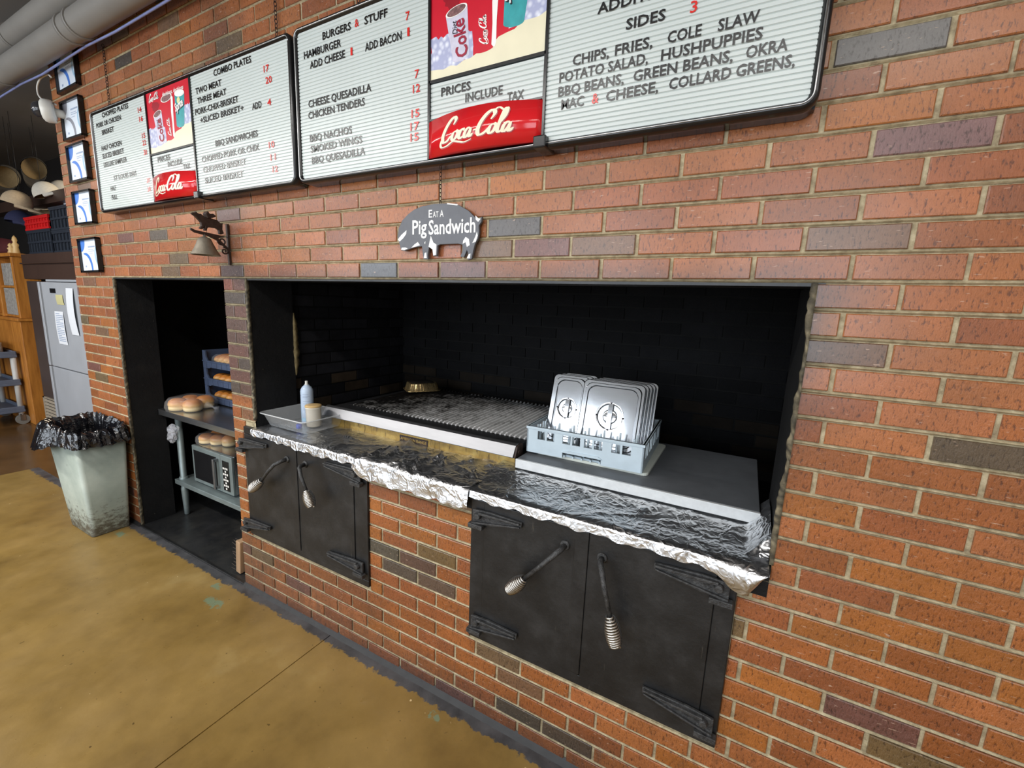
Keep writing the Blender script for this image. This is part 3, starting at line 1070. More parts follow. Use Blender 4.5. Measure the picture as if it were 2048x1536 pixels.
def handle(leaf, piv, elbow, g0, g1):
    m_ = MB().tube([(piv[0], -0.012, piv[1]), (piv[0], -0.022, piv[1])], [0.020, 0.015], 14)
    m_.tube([(piv[0], -0.018, piv[1]), (piv[0] * .8 + elbow[0] * .2, -0.045, piv[1] * .8 + elbow[1] * .2), (elbow[0], -0.068, elbow[1]), (elbow[0] * .6 + g0[0] * .4, -0.078, elbow[1] * .6 + g0[1] * .4), (g0[0], -0.080, g0[1])], [.010, .010, .0095, .0085, .008], 10)
    h = part('handle', m_, 'cast', leaf, label='bent iron door handle')
    A, B = Vector((g0[0], -0.080, g0[1])), Vector((g1[0], -0.080, g1[1]))
    ax = (B - A).normalized()
    e1 = ax.cross(Vector((0, 1, 0))).normalized()
    e2 = ax.cross(e1)
    turns, N = 12, 12 * 14
    pts = []
    for i in range(N + 1):
        u = i / N
        r = 0.010 + 0.0135 * sin(pi * min(1, u * 0.93)) ** 0.7
        a = 2 * pi * turns * u
        pts.append(A + ax * ((B - A).length * u) + (e1 * cos(a) + e2 * sin(a)) * r)
    g = MB().tube(pts, 0.0040, 6)
    g.tube([A, A + (B - A) * 0.9], 0.0075, 8)
    part('spring_grip', g, 'spring', h, label='coiled bright spring grip')


def hearth_doors(label, F, leafL, leafR, hin, pivs):
    x0, x1, z0, z1 = F
    t_ = thing('hearth_door', ((x0 + x1) / 2, 0.0, z0), label, 'fire door', 'hearth doors')
    f = MB().box(x0, -0.010, z0, x1, 0.02, leafL[2]).box(x0, -0.010, leafL[3], x1, 0.02, z1)
    f.box(x0, -0.010, leafL[2], leafL[0], 0.02, leafL[3]).box(leafR[1], -0.010, leafL[2], x1, 0.02, leafL[3])
    f.box(x0, 0.016, z0, x1, 0.022, z1)
    part('frame', f, 'iron', t_, 0.003)
    for k, lf_ in enumerate((leafL, leafR)):
        g = MB().box(lf_[0], -0.014, lf_[2], lf_[1], 0.006, lf_[3])
        if k == 0:
            g.box(lf_[1] - 0.045, -0.018, lf_[2] + 0.01, lf_[1] + 0.004, -0.012, lf_[3])
        leaf = part('door_leaf', g, 'iron', t_, 0.002)
        for h in hin[k]:
            part('hinge', hinge_mb(*h), 'cast', leaf, 0.002)
        handle(leaf, *pivs[k])
    return t_


hearth_doors('black iron double fire door under the left end of the foil, below the clear plastic tub', (1.345, 2.262, 0.362, 0.985),
             (1.380, 1.786, 0.396, 0.945), (1.790, 2.180, 0.396, 0.945),
             [[(1.318, 1.560, 0.892, 0.915), (1.312, 1.552, 0.428, 0.456)], [(2.236, 2.002, 0.906, 0.916), (2.240, 2.004, 0.462, 0.462)]],
             [((1.713, .875), (1.690, .858), (1.597, .759), (1.500, .685)), ((1.853, .879), (1.882, .884), (1.943, .788), (1.976, .716))])
hearth_doors('large black iron double fire door at the right, below the grey slab', (2.816, 3.725, 0.362, 0.985),
             (2.877, 3.281, 0.402, 0.950), (3.285, 3.670, 0.402, 0.950),
             [[(2.832, 3.040, 0.890, 0.906), (2.836, 3.040, 0.444, 0.458)], [(3.706, 3.496, 0.898, 0.908), (3.712, 3.500, 0.446, 0.470)]],
             [((3.203, .879), (3.190, .868), (3.087, .748), (3.027, .682)), ((3.333, .875), (3.348, .865), (3.389, .728), (3.414, .630))])

# ------------------------------------------------------------------ crumpled foil over the hearth ledge


def crease_field(seed, n, amp, xr, yr, lo=0.02, hi=0.16):
    rr = random.Random(seed)
    L = []
    for _ in range(n):
        a = rr.uniform(-0.9, 0.9) + (pi / 2 if rr.random() < 0.3 else 0)
        L.append((rr.uniform(*xr), rr.uniform(*yr), cos(a), sin(a), rr.uniform(lo, hi), rr.uniform(0.004, 0.02), amp * rr.uniform(-0.7, 1.0)))

    def f(x, y):
        h = 0
        for cx, cy, ca, sa, ln, w, am in L:
            dx, dy = x - cx, y - cy
            u = dx * ca + dy * sa
            if abs(u) > ln:
                continue
            v_ = abs(-dx * sa + dy * ca)
            if v_ < w * 3:
                k = 1 - abs(u) / ln
                h += am * k * max(0, 1 - v_ / w) + am * 0.3 * k * max(0, 1 - v_ / (3 * w))
        return h
    return f


def foil_sheet(label, x0, x1, back, lipz, seed, amp, n, zoff=0.0, droop=None, step=0.0075, yfront=-0.022, rise=0.0, lean_out=0.003, lip_crush=0.2):
    cf = crease_field(seed, n, amp, (x0, x1), (-0.1, back))
    cw = crease_field(seed + 50, n // 3, amp, (x0, x1), (-0.12, 0.05), 0.02, 0.08)
    rr = random.Random(seed)
    ph = [rr.uniform(0, 6) for _ in range(6)]
    nx = int((x1 - x0) / step)
    top = int((back - yfront) / step)
    lip = 7
    m_ = MB()
    for i in range(nx + 1):
        x = x0 + (x1 - x0) * i / nx
        lz = lipz(x) + 0.004 * sin(x * 40 + ph[0]) + 0.003 * sin(x * 95 + ph[1])
        for j in range(top + lip + 1):
            if j <= top:
                y = back + (yfront - back) * j / top
                y2 = y + 0.003 * sin(x * 18 + ph[2]) * (j / top) ** 4
                z = ZS + 0.006 + zoff + cf(x, y) + rr.uniform(-1, 1) * amp * 0.02 + rise * min(1, max(0, (y - .06) / .12)) ** 1.5
                if j > top - 3:
                    z -= 0.0012 * (j - top + 3) ** 1.5
                z = max(z, ZS + 0.0015)
            else:
                u = (j - top) / lip
                z = ZS + 0.004 + zoff - (ZS + zoff - lz) * u
                y2 = yfront - 0.003 - lean_out * u - cw(x, y - u * 0.08) * lip_crush - 0.003 * abs(sin(x * 23 + ph[3])) * u
            if droop:
                z, y2 = droop(x, y2, z, j > top, (j - top) / lip if j > top else 0)
            m_.v.append((x, y2, z))
    k = top + lip + 1
    for i in range(nx):
        for j in range(k - 1):
            a = i * k + j
            if (i + j) % 2:
                m_.face((a, a + k, a + k + 1), 0, True)
                m_.face((a, a + k + 1, a + 1), 0, True)
            else:
                m_.face((a, a + k, a + 1), 0, True)
                m_.face((a + k, a + k + 1, a + 1), 0, True)
    return solo('foil_sheet', m_, 'foil', label, 'foil', 'foil sheets on the hearth ledge')


foil_sheet('aluminium foil strip under the clear tub, over the left fire door', 1.437, 2.235, 0.33, lambda x: 0.948 + 0.006 * sin(x * 9), 3, 0.005, 130)


def mid_lip(x):
    return 0.908 + 0.012 * max(0, (x - 2.5)) + (0.03 * max(0, (2.26 - x) / 0.06) if x < 2.26 else 0)


foil_sheet('badly crumpled aluminium foil patch hanging over the bricks between the two fire doors', 2.205, 2.815, 0.27, mid_lip, 8, 0.011, 170, 0.004, yfront=-0.030, lean_out=0.007, lip_crush=0.7)


def right_droop(x, y, z, lip, u):
    if x > 3.62:
        k = (x - 3.62) / 0.17
        if lip:
            y -= 0.022 * k * sin(pi * min(1, u * 0.8 + 0.1))
            z -= 0.035 * k * u * (1.0 if x < 3.74 else max(0, 1 - (x - 3.74) / 0.04))
            if x > 3.745:
                z += (x - 3.745) * 1.6 * u
        elif y > 0.04 and x > 3.735:
            z += (x - 3.735) * 1.1
    return z, y


foil_sheet('long aluminium foil sheet in front of the grey slab, its right corner crushed and drooping', 2.80, 3.792, 0.30, lambda x: 0.955 - 0.008 * (x - 2.8) - (0.03 * max(0, (x - 3.66) / 0.1) if x > 3.66 else 0), 14, 0.0035, 150, 0.001, right_droop, rise=.022)

# ------------------------------------------------------------------ built-in gas grill
GX0, GX1 = 1.675, 2.862
gr = thing('grill', ((GX0 + GX1) / 2, 0.6, ZS - 0.05), 'built-in char grill with a blackened bar grate and a greasy yellow front panel', 'grill')
part('body', MB().box(GX0 + 0.02, 0.275, 0.90, GX1 - 0.02, 1.02, 1.068), 'black_metal', gr, 0.004)
part('front_panel', MB().box(GX0 + 0.03, 0.262, 0.965, GX1 - 0.008, 0.274, 1.056), 'panel', gr, 0.002, label='greasy yellowed front panel')
pl = MB().box(2.205, 0.2595, 0.997, 2.382, 0.263, 1.024)
npl = part('nameplate', pl, 'rust_iron', gr, label='small dark nameplate')
part('lettering', text_mb('AMERICAN RANGE', 2.212, 1.003, 0.014, 2.375, 0.2592, 0.001, 0.01), 'panel', npl)
part('edge_rail', MB().prism([(0.224, 1.050), (0.228, 1.046), (0.275, 1.046), (0.275, 1.099), (0.262, 1.100), (0.250, 1.094)], 'x', GX0, GX1), 'chrome', gr, 0.0015, label='bright metal edge rail')
part('rail_end', MB().prism([(0.232, 1.046), (0.30, 1.046), (0.30, 1.094), (0.264, 1.096), (0.250, 1.090)], 'x', GX1, GX1 + 0.008).tube([(GX1 + .006, 0.266, 1.064), (GX1 + .012, 0.266, 1.064)], 0.010, 10), 'rust_iron', gr)
part('ledge', MB().box(GX0 + 0.005, 0.274, 1.060, GX1 - 0.004, 0.372, 1.090).box(GX0 + 0.005, 0.372, 1.05, 1.75, 1.0, 1.090), 'black_metal', gr, 0.003)
g = MB()
nb = 44
rgx = random.Random(4)
for i in range(nb):
    x = 1.762 + (2.842 - 1.762) * i / (nb - 1)
    # each bar is an inverted V with a turned-down nose at the front
    w = 0.0085
    h = 0.006 * (0.7 + 0.5 * rgx.random())
    for ya, yb, za, zb in ((0.386, 0.955, 1.092, 1.104),):
        g.loft([[(x - w, ya, za - .012), (x - w * .55, ya, za + h), (x + w * .55, ya, za + h), (x + w, ya, za - .012)],
                [(x - w, yb, zb - .012), (x - w * .55, yb, zb + h), (x + w * .55, yb, zb + h), (x + w, yb, zb - .012)]], sm=False)
    g.loft([[(x - w * .6, 0.386, 1.086), (x + w * .6, 0.386, 1.086), (x + w * .6, 0.386, 1.098), (x - w * .6, 0.386, 1.098)],
            [(x - w * .5, 0.368, 1.082), (x + w * .5, 0.368, 1.082), (x + w * .5, 0.368, 1.094), (x - w * .5, 0.368, 1.094)]], sm=False)
    g.tube([(x, 0.95, 1.10), (x, 0.968, 1.112)], 0.007, 6)
for y in (0.42, 0.60, 0.78, 0.93):
    g.box(1.755, y - 0.006, 1.072, 2.849, y + 0.006, 1.088)
part('grate', g, 'grate', gr, label='charred bar grate')
part('burner_bed', MB().box(1.755, 0.38, 1.04, 2.85, 0.98, 1.0695), 'dark', gr)

# small foil pan upside down on the grate
pn = thing('foil_pan', (1.84, 0.86, 1.1175), 'small upturned foil pan at the back left corner of the grill', 'pan', None, radians(53))


def rrect(w, d, r, n=6, z=0.0):
    pts = []
    for cx, cy, a0 in ((w / 2 - r, d / 2 - r, 0), (-w / 2 + r, d / 2 - r, pi / 2), (-w / 2 + r, -d / 2 + r, pi), (w / 2 - r, -d / 2 + r, 3 * pi / 2)):
        for i in range(n + 1):
            a = a0 + pi / 2 * i / n
            pts.append((cx + r * cos(a), cy + r * sin(a), z))
    return pts


def crimp(w, d, r, z, amp):
    base = []
    P = rrect(w, d, r, 6, z)
    N = len(P)
    for i in range(N):
        a, b = Vector(P[i]), Vector(P[(i + 1) % N])
        k = max(1, int((b - a).length / 0.005))
        for j in range(k):
            base.append(a + (b - a) * j / k)
    return [tuple(p * (1 + amp * (1 if q % 2 else -1) / max(p.length, .02))) for q, p in enumerate(base)]


def ring_match(w, d, r, z, amp, n=120):
    P = crimp(w, d, r, z, 0)
    out = []
    for i in range(n):
        p = Vector(P[int(i * len(P) / n)])
        q = Vector((p.x, p.y, 0)).normalized()
        out.append(tuple(p + q * amp * (1 if i % 2 else -1)))
    return out


part('tin_wall', MB().loft([ring_match(.21, .155, .03, 0, 0), ring_match(.200, .145, .03, .004, .0022), ring_match(.178, .125, .028, .046, .0022), ring_match(.172, .118, .026, .050, 0)], False, True), 'gold_foil', pn, local=True)
part('charred_base', MB().loft([ring_match(.15, .10, .026, .0502, 0), ring_match(.10, .06, .02, .060, 0)], False, True), 'dark_grease', pn, local=True, label='charred domed base')
part('rim', MB().tube([Vector(p) + Vector((0, 0, .003)) for p in rrect(.216, .160, .03, 5)] + [Vector(rrect(.216, .160, .03, 5)[0]) + Vector((0, 0, .003))], .003, 6), 'gold_foil', pn, local=True)

# grey slab to the right of the grill
sl = thing('griddle_slab', (3.32, 0.5, ZS + 0.012), 'flat grey metal slab with a pale front edge at the right end of the hearth', 'griddle')
part('plate', MB().box(2.890, 0.212, 1.052, 3.766, 0.80, 1.058), 'griddle', sl, 0.002)
part('front_edge', MB().box(2.888, 0.200, 1.020, 3.768, 0.2115, 1.0575), 'lit_edge', sl, 0.0015, label='front edge coloured pale as if lit')
part('base', MB().box(2.895, 0.212, 0.94, 3.762, 0.79, 1.052), 'black_metal', sl)

# ------------------------------------------------------------------ cutting board, dish rack and pan lids
cbm = MB().loft([[(3.16 + x, 0.525 + y, z) for x, y, _ in rrect(.47, .43, .02, 4)] for z in (1.0582, 1.0702)], sm=False)
solo('cutting_board', cbm, 'board_white', 'white cutting board lying under the grey blue dish rack', 'cutting board', bw=0.002)
RW, RD, RH = .480, .445, .112
rk = thing('dish_rack', (3.128, 0.513, 1.0705), 'grey blue plastic dish rack holding steel pan lids on the slab', 'dish rack', None, radians(2.2))


def wall_cells(L, H, th, cells, fn, m_):
    # wall of length L and height H minus rectangular windows; fn(u0,u1,z0,z1) adds a box
    us = sorted({0, L} | {c for q in cells for c in q[:2]})
    zs_ = sorted({0, H} | {c for q in cells for c in q[2:]})
    for i in range(len(us) - 1):
        for j in range(len(zs_) - 1):
            u, z = (us[i] + us[i + 1]) / 2, (zs_[j] + zs_[j + 1]) / 2
            if any(q[0] < u < q[1] and q[2] < z < q[3] for q in cells):
                continue
            fn(us[i], us[i + 1], zs_[j], zs_[j + 1])


wins = []
for c in (.085, .195, .285, .395):
    for k in (-1, 1):
        wins.append((c + k * .0205 - .0165, c + k * .0205 + .0165, .060, .096))
wl = MB()
wall_cells(RW, RH, .004, wins + [(.16, .32, 0, .026)], lambda a, b, c, d: wl.box(a - RW / 2, -RD / 2, c, b - RW / 2, -RD / 2 + .006, d), wl)
wl.prism([(-.085, .024), (-.068, .034), (.068, .034), (.085, .024)], 'y', -RD / 2 - .004, -RD / 2 + .004)
wall_cells(RW, RH, .004, wins, lambda a, b, c, d: wl.box(a - RW / 2, RD / 2 - .006, c, b - RW / 2, RD / 2, d), wl)
swins = []
for c in (.075, .175, .270, .370):
    for k in (-1, 1):
        swins.append((c + k * .0195 - .0155, c + k * .0195 + .0155, .040, .096))
wall_cells(RD, RH, .004, swins, lambda a, b, c, d: (wl.box(-RW / 2, a - RD / 2, c, -RW / 2 + .006, b - RD / 2, d), wl.box(RW / 2 - .006, a - RD / 2, c, RW / 2, b - RD / 2, d)), wl)
wl.box(-RW / 2 - .003, -RD / 2 - .003, RH - .010, RW / 2 + .003, -RD / 2 + .009, RH).box(-RW / 2 - .003, RD / 2 - .009, RH - .010, RW / 2 + .003, RD / 2 + .003, RH)
wl.box(-RW / 2 - .003, -RD / 2, RH - .010, -RW / 2 + .009, RD / 2, RH).box(RW / 2 - .009, -RD / 2, RH - .010, RW / 2 + .003, RD / 2, RH)
part('rack_wall', wl, 'rack_blue', rk, local=True)
fl = MB()
for i in range(13):
    x = -RW / 2 + .02 + i * (RW - .04) / 12
    fl.box(x - .003, -RD / 2 + .005, .002, x + .003, RD / 2 - .005, .010)
for i in range(12):
    y = -RD / 2 + .02 + i * (RD - .04) / 11
    fl.box(-RW / 2 + .005, y - .003, .002, RW / 2 - .005, y + .003, .010)
part('rack_floor', fl, 'rack_blue', rk, local=True)
for i in range(7):
    for j in range(2):
        x = -.195 + i * .065
        y = -RD / 2 + .035 + j * .055
        part('peg', MB().loft([[(x + sx * .005, y + sy * .005, .010) for sx, sy in ((-1, -1), (1, -1), (1, 1), (-1, 1))], [(x + sx * .003, y + sy * .003, .118) for sx, sy in ((-1, -1), (1, -1), (1, 1), (-1, 1))]], sm=False), 'rack_blue', rk, local=True)


def lid_meshes(w, h, rad, kx=0.0):
    # lid standing in the XZ plane, front towards -Y, origin at middle of bottom edge
    N = 72

    def rr_(ww, hh, r):
        P = rrect(ww, hh, r, 17)      # 4*18 = 72 points
        return [(p[0], p[1]) for p in P]

    def circ(r):
        out = []
        for q in range(4):
            for i in range(18):
                a = q * pi / 2 + pi / 2 * i / 17
                out.append((r * cos(a), r * sin(a)))
        return out
    R = []

    def add(pts, d):
        R.append([(x, -d, z + h / 2) for x, z in pts])
    add(rr_(w, h, .022), -0.004)
    add(rr_(w, h, .022), 0.0)
    add(rr_(w - .006, h - .006, .020), 0.002)
    add(rr_(w - .024, h - .024, .030), 0.002)
    add(rr_(w - .030, h - .030, .032), 0.009)
    add(rr_(w - .048, h - .048, .036), 0.009)
    add(rr_(w - .054, h - .054, .036), 0.004)
    if kx:
        dent = 0.0025
    else:
        dent = 0.0015
    add(circ(rad + .006), 0.0045)
    flat = list(R)
    R = [R[-1]]
    add(circ(rad), 0.0058)
    for f_, d_ in ((.97, .003), (.94, -.006), (.88, -.013), (.78, -.015), (.68, -.013), (.60, -.007), (.54, -.003), (.47, -.0014), (.2, -.001), (.05, -.001)):
        add(circ(rad * f_), d_)
    pm = MB().loft(flat, False, False, sm=False)
    pm.loft(R, False, True, sm=True)
    pm.loft([[(x, 0.004, z + h / 2) for x, z in rr_(w, h, .022)], [(x * .2, 0.0052, z * .2 + h / 2) for x, z in rr_(w, h, .022)]], False, True)
    hm = MB()
    n = 9
    rings = []
    for i in range(n):
        u = -1 + 2 * i / (n - 1)
        z = u * rad * 0.98
        y = -0.0075 - 0.001 * (1 - u * u)
        ww = .0095
        rings.append([(-ww, y + .003, z + h / 2), (ww, y + .003, z + h / 2), (ww, y, z + h / 2), (-ww, y, z + h / 2)])
    hm.loft(rings, sm=False)
    return pm, hm


def lid(proto, name, x, y, z, lean, yaw, label, w, h, rad, tilt=0.0):
    if proto is None:
        o_ = thing(name, (x, y, z), label, 'lid', 'steel lids in the dish rack')
        pm, hm = lid_meshes(w, h, rad)
        part('lid_plate', pm, 'lid_steel', o_, local=True)
        part('handle', hm, 'lid_steel', o_, local=True)
    else:
        o_ = dup(proto, (x, y, z), label=label)
    o_.rotation_euler = (-radians(lean), radians(tilt), radians(yaw))
    return o_


big = None
blabs = ['large steel pan lid at the front of the rack, round handle facing out', 'large steel pan lid second from the front, just behind the front lid',
         'large steel pan lid third from the front, its right edge showing', 'large steel pan lid fourth from the front, its right edge showing',
         'large steel pan lid rearmost in the rack, only its top right corner showing']
for i, lb in enumerate(blabs):
    o = lid(big, 'pan_lid', 3.190 + i * .0085, .432 + i * .026, 1.083, 16.5, 2.5, lb, .265, .300, .0545, 0.6)
    big = big or o
sm_ = None
slabs = ['narrow steel pan lid at the front left of the rack with a round handle', 'narrow steel pan lid second from the front, behind the front narrow lid', 'narrow steel pan lid rearmost on the left side of the rack']
for i, lb in enumerate(slabs):
    o = lid(sm_, 'narrow_pan_lid', 2.986 + i * .010, .452 + i * .034, 1.083, 16.5, 2.5, lb, .168, .305, .042, 1.0)
    sm_ = sm_ or o

# ------------------------------------------------------------------ clear tub, spray can, tub of grease at the left end of the ledge
tb = thing('plastic_tub', (1.575, 0.15, ZS + 0.010), 'shallow clear plastic tub on the foil at the left end', 'tub')


def tub_ring(w, d, z, r=.03, dx=0.0):
    return [(1.620 + dx + x * 1.02, 0.165 + y * 1.12, ZS + 0.011 + z * .95) for x, y, _ in rrect(w, d, r, 5)]


part('shell', MB().loft([tub_ring(.36, .26, .075), tub_ring(.345, .245, .072), tub_ring(.305, .205, .004), tub_ring(.29, .19, 0)], False, True, True), 'clear_tub', tb)
part('rim', MB().tube([Vector(p) for p in tub_ring(.362, .262, .075)] + [Vector(tub_ring(.362, .262, .075)[0])], .0035, 6), 'clear_tub', tb)
cz = ZS + 0.019
ca = thing('spray_can', (1.600, 0.195, cz), 'tall pale blue aerosol can standing in the clear tub', 'can')
cx, cy = 1.600, 0.195
part('can_body', MB().lathe([(.030, 0), (.0325, .003), (.0325, .172), (.031, .182), (.024, .196), (.014, .205), (.012, .208)], cx, cy, 32, z0=cz), 'can_blue', ca)
part('nozzle', MB().lathe([(.010, .206), (.010, .212), (.0075, .216), (.0075, .228), (.006, .230)], cx, cy, 16, z0=cz), 'white_plastic', ca)
lb_ = MB()


def wrap(m_, a0, a1, z0, z1, r=.0329, mi=0, n=6):
    rings = [[(cx + r * cos(a0 + (a1 - a0) * i / n), cy + r * sin(a0 + (a1 - a0) * i / n), cz + z) for i in range(n + 1)] for z in (z0, z1)]
    m_.loft(rings, False, False, False, mi)


for z, ww in ((.158, .7), (.147, .85), (.143, .6), (.122, .9), (.108, .5), (.086, .8), (.080, .7), (.074, .75)):
    wrap(lb_, -1.35, -1.35 + 1.3 * ww, z, z + .0022)
wrap(lb_, -2.1, -1.75, .150, .154)
wrap(lb_, -1.0, -0.4, .060, .066)
part('label_print', lb_, 'cert_text', ca)
lb2 = MB()
wrap(lb2, -2.6, -1.95, .02, .12)
wrap(lb2, -1.7, -0.2, .012, .030)
part('label_panel', lb2, 'cert_pale', ca)
gc = thing('grease_tub', (1.688, 0.165, cz), 'short ivory tub with a tan lid beside the aerosol can', 'tub')
part('tub_body', MB().lathe([(.034, 0), (.036, .004), (.039, .098), (.041, .100), (.041, .105)], 1.688, .165, 28, z0=cz), 'cup_white', gc)
part('lid', MB().lathe([(.0415, .1052), (.0415, .112), (.039, .115), (.02, .1155)], 1.688, .165, 28, z0=cz), 'tan_lid', gc)
solo('bottle_cap', MB().lathe([(.014, 0), (.015, .002), (.014, .020), (.012, .022)], 1.668, .092, 16, z0=cz), 'blue_cap', 'small royal blue cap lying in the clear tub in front of the ivory tub', 'cap')

# ------------------------------------------------------------------ menu boards
BY = -0.062       # face of the letter boards


def frame_mb(x0, x1, z0, z1, r, w, yf, yb):
    cx_, cz_ = (x0 + x1) / 2, (z0 + z1) / 2

    def ring(inset, y):
        rr_ = max(r - inset, .004)
        return [(cx_ + p[0], y, cz_ + p[1]) for p in rrect(x1 - x0 - 2 * inset, z1 - z0 - 2 * inset, rr_, 6)]
    return MB().loft([ring(0.004, yb), ring(0, yb), ring(0, yf + .006), ring(.006, yf), ring(w * .55, yf), ring(w * .75, yf + .004), ring(w, yf + .010), ring(w, yb)], False, False)


def letterboard(x0, x1, z0, z1, y=BY):
    m_ = MB()
    pitch = 0.0122
    n = int((z1 - z0) / pitch)
    P = []
    for i in range(n):
        z = z0 + (z1 - z0) * i / n
        h = (z1 - z0) / n
        P += [(y + .003, z + .0001), (y, z + h * .18), (y, z + h * .82), (y + .003, z + h * .9999)]
    a = len(m_.v)
    for yy, zz in P:
        m_.v += [(x0, yy, zz), (x1, yy, zz)]
    for i in range(len(P) - 1):
        m_.face((a + 2 * i, a + 2 * i + 1, a + 2 * i + 3, a + 2 * i + 2))
    return m_


def cup(m_, b, t_, wb, wt, mat, place, rim=2, drink=None):
    # printed cup: slanted body with an elliptical mouth
    bx, bz = b
    tx_, tz = t_
    d = Vector((tx_ - bx, tz - bz))
    d.normalize()
    nrm = Vector((d.y, -d.x))
    n = 12
    pts = []
    for i in range(n + 1):
        a = pi * i / n
        pts.append(Vector(b) - nrm * cos(a) * wb / 2 - d * sin(a) * wb * .16)
    top = [Vector(t_) + nrm * wt / 2, Vector(t_) - nrm * wt / 2]
    poly = pts + top
    k = len(m_.v)
    m_.v += [place(p.x, p.y, 1) for p in poly]
    m_.face([k + i for i in range(len(poly))], mat)
    for sc, lay, mi in ((1.0, 2, rim), (.86, 3, drink if drink is not None else rim)):
        el = [Vector(t_) + nrm * cos(2 * pi * i / 24) * wt / 2 * sc + d * sin(2 * pi * i / 24) * wt * .17 * sc for i in range(24)]
        k = len(m_.v)
        m_.v += [place(p.x, p.y, lay) for p in el]
        m_.face([k + i for i in range(24)], mi)


def ptext(body, o_, ang, size, place, mi, shear=.2, lay=4, bold=.01, xs=.8):
    t_ = text_mb(body, 0, 0, size, None, 0, 0, bold, shear, xs)
    c_, s_ = cos(ang), sin(ang)
    t_.v = [place(o_[0] + v_[0] * c_ - v_[2] * s_, o_[1] + v_[0] * s_ + v_[2] * c_, lay) for v_ in t_.v]
    t_.mi = [mi] * len(t_.f)
    return t_


def blob(m_, pts, place, lay, mi, bumps=0, seed=1):
    rr_ = random.Random(seed)
    out = []
    for i in range(len(pts)):
        a, b = Vector(pts[i]), Vector(pts[(i + 1) % len(pts)])
        out.append(a)
        if bumps:
            for j in range(1, bumps):
                p = a + (b - a) * j / bumps
                nn = Vector(((b - a).y, -(b - a).x))
                if nn.length:
                    nn.normalize()
                out.append(p + nn * rr_.uniform(-.004, .010))
    k = len(m_.v)
    m_.v += [place(p.x, p.y, lay) for p in out]
    m_.face([k + i for i in range(len(out))], mi)


POSTER_MATS = ['soda_red', 'cream', 'print_white', 'ice', 'cup_silver', 'cup_teal', 'cup_dark', 'print_crimson', 'print_ink', 'print_lemon', 'print_shadow']


def poster(x0, x1, z0, z1):
    w, h = x1 - x0, z1 - z0

    def place(u, v_, lay):
        return (x0 + u, BY - .0004 - .0005 * lay, z0 + v_)
    m_ = MB()
    m_.quad(place(0, 0, 0), place(w, 0, 0), place(w, h, 0), place(0, h, 0), 0)
    q = lambda *p: [(a * w, b * h) for a, b in p]
    blob(m_, q((0, .10), (.22, .08), (.40, .14), (.40, .34), (.30, .43), (.12, .40), (0, .42)), place, .3, 3, 5, 3)
    blob(m_, q((.70, .30), (1, .30), (1, .60), (.88, .62), (.74, .56)), place, .3, 3, 5, 4)
    blob(m_, q((0, 0), (1, 0), (1, .36), (.75, .28), (.5, .17), (.25, .09), (0, .11)), place, .6, 1, 4, 5)
    blob(m_, q((.13, .70), (.24, .64), (.30, .74), (.27, .80), (.13, .82)), place, .2, 10, 4, 8)
    cup(m_, (.74 * w, .34 * h), (.77 * w, .82 * h), .17 * w, .215 * w, 5, place, 2, 2)
    cup(m_, (.29 * w, .16 * h), (.24 * w, .62 * h), .15 * w, .20 * w, 4, place, 2, 6)
    cup(m_, (.50 * w, .19 * h), (.475 * w, .82 * h), .19 * w, .255 * w, 0, place, 2, 6)
    blob(m_, q((.56, .20), (.60, .21), (.62, .80), (.575, .78)), place, 1.3, 2, 3, 2)
    m_.add(ptext('Coke', (.355 * w, .17 * h), radians(100), .105 * w, place, 7, .15, 4, .02, .8))
    m_.add(ptext('Diet', (.255 * w, .40 * h), radians(98), .045 * w, place, 8, .3, 4, 0, .8))
    m_.add(ptext('Sprite', (.665 * w, .55 * h), radians(16), .085 * w, place, 2, .25, 4, .03, .62))
    m_.add(ptext('Sprite', (.672 * w, .54 * h), radians(16), .085 * w, place, 8, .25, 3.6, .05, .62))
    k = len(m_.v)
    m_.v += [place(.745 * w + .035 * w * cos(a * pi / 8), .715 * h + .05 * h * sin(a * pi / 8), 3.5) for a in range(16)]
    m_.face([k + i for i in range(16)], 9)
    cu_ = radians(93)
    s_ = .058 * w / 2

    def up(u, v_):
        return place(.52 * w + (u * cos(cu_) - v_ * sin(cu_)) * s_ * .86, .21 * h + (u * sin(cu_) + v_ * cos(cu_)) * s_ * .78, 4)
    m_.add(script_mb(up, 2, 1.0, 1.25))
    s2 = .0265 * w
    m_.add(script_mb(lambda u, v_: place(.07 * w + u * s2, .855 * h + v_ * s2 * 1.1, 4), 2, 1.0, 1.3))
    m_.add(ptext('decisions, decisions', (.40 * w, .855 * h), 0, .045 * w, place, 2, .1, 4, .01, .93))
    return m_


def logo_sign(x0, x1, z0, z1):
    m_ = MB()
    n = 24
    w = x1 - x0
    bul = lambda u: BY - .006 - .034 * sin(pi * u) ** .8
    ring = []
    for i in range(n + 1):
        u = i / n
        ring.append([(x0 + w * u, bul(u), z0), (x0 + w * u, bul(u), z1 + .006 * sin(pi * u)), (x0 + w * u, BY + .004, z1), (x0 + w * u, BY + .004, z0)])
    m_.loft(ring)
    sc = w * .70 / 9.3

    def place(u, v_):
        x = x0 + w * .14 + u * sc
        f = (x - x0) / w
        return (x, bul(min(max(f, 0), 1)) - .0012, z0 + (z1 - z0) * .30 + v_ * sc * .82)
    return m_, script_mb(place, 0, 1.0, 1.2), script_mb(lambda u, v_: (lambda p: (p[0] + .0025, p[1] + .0006, p[2] - .0025))(place(u, v_)), 0, 1.0, 1.25)


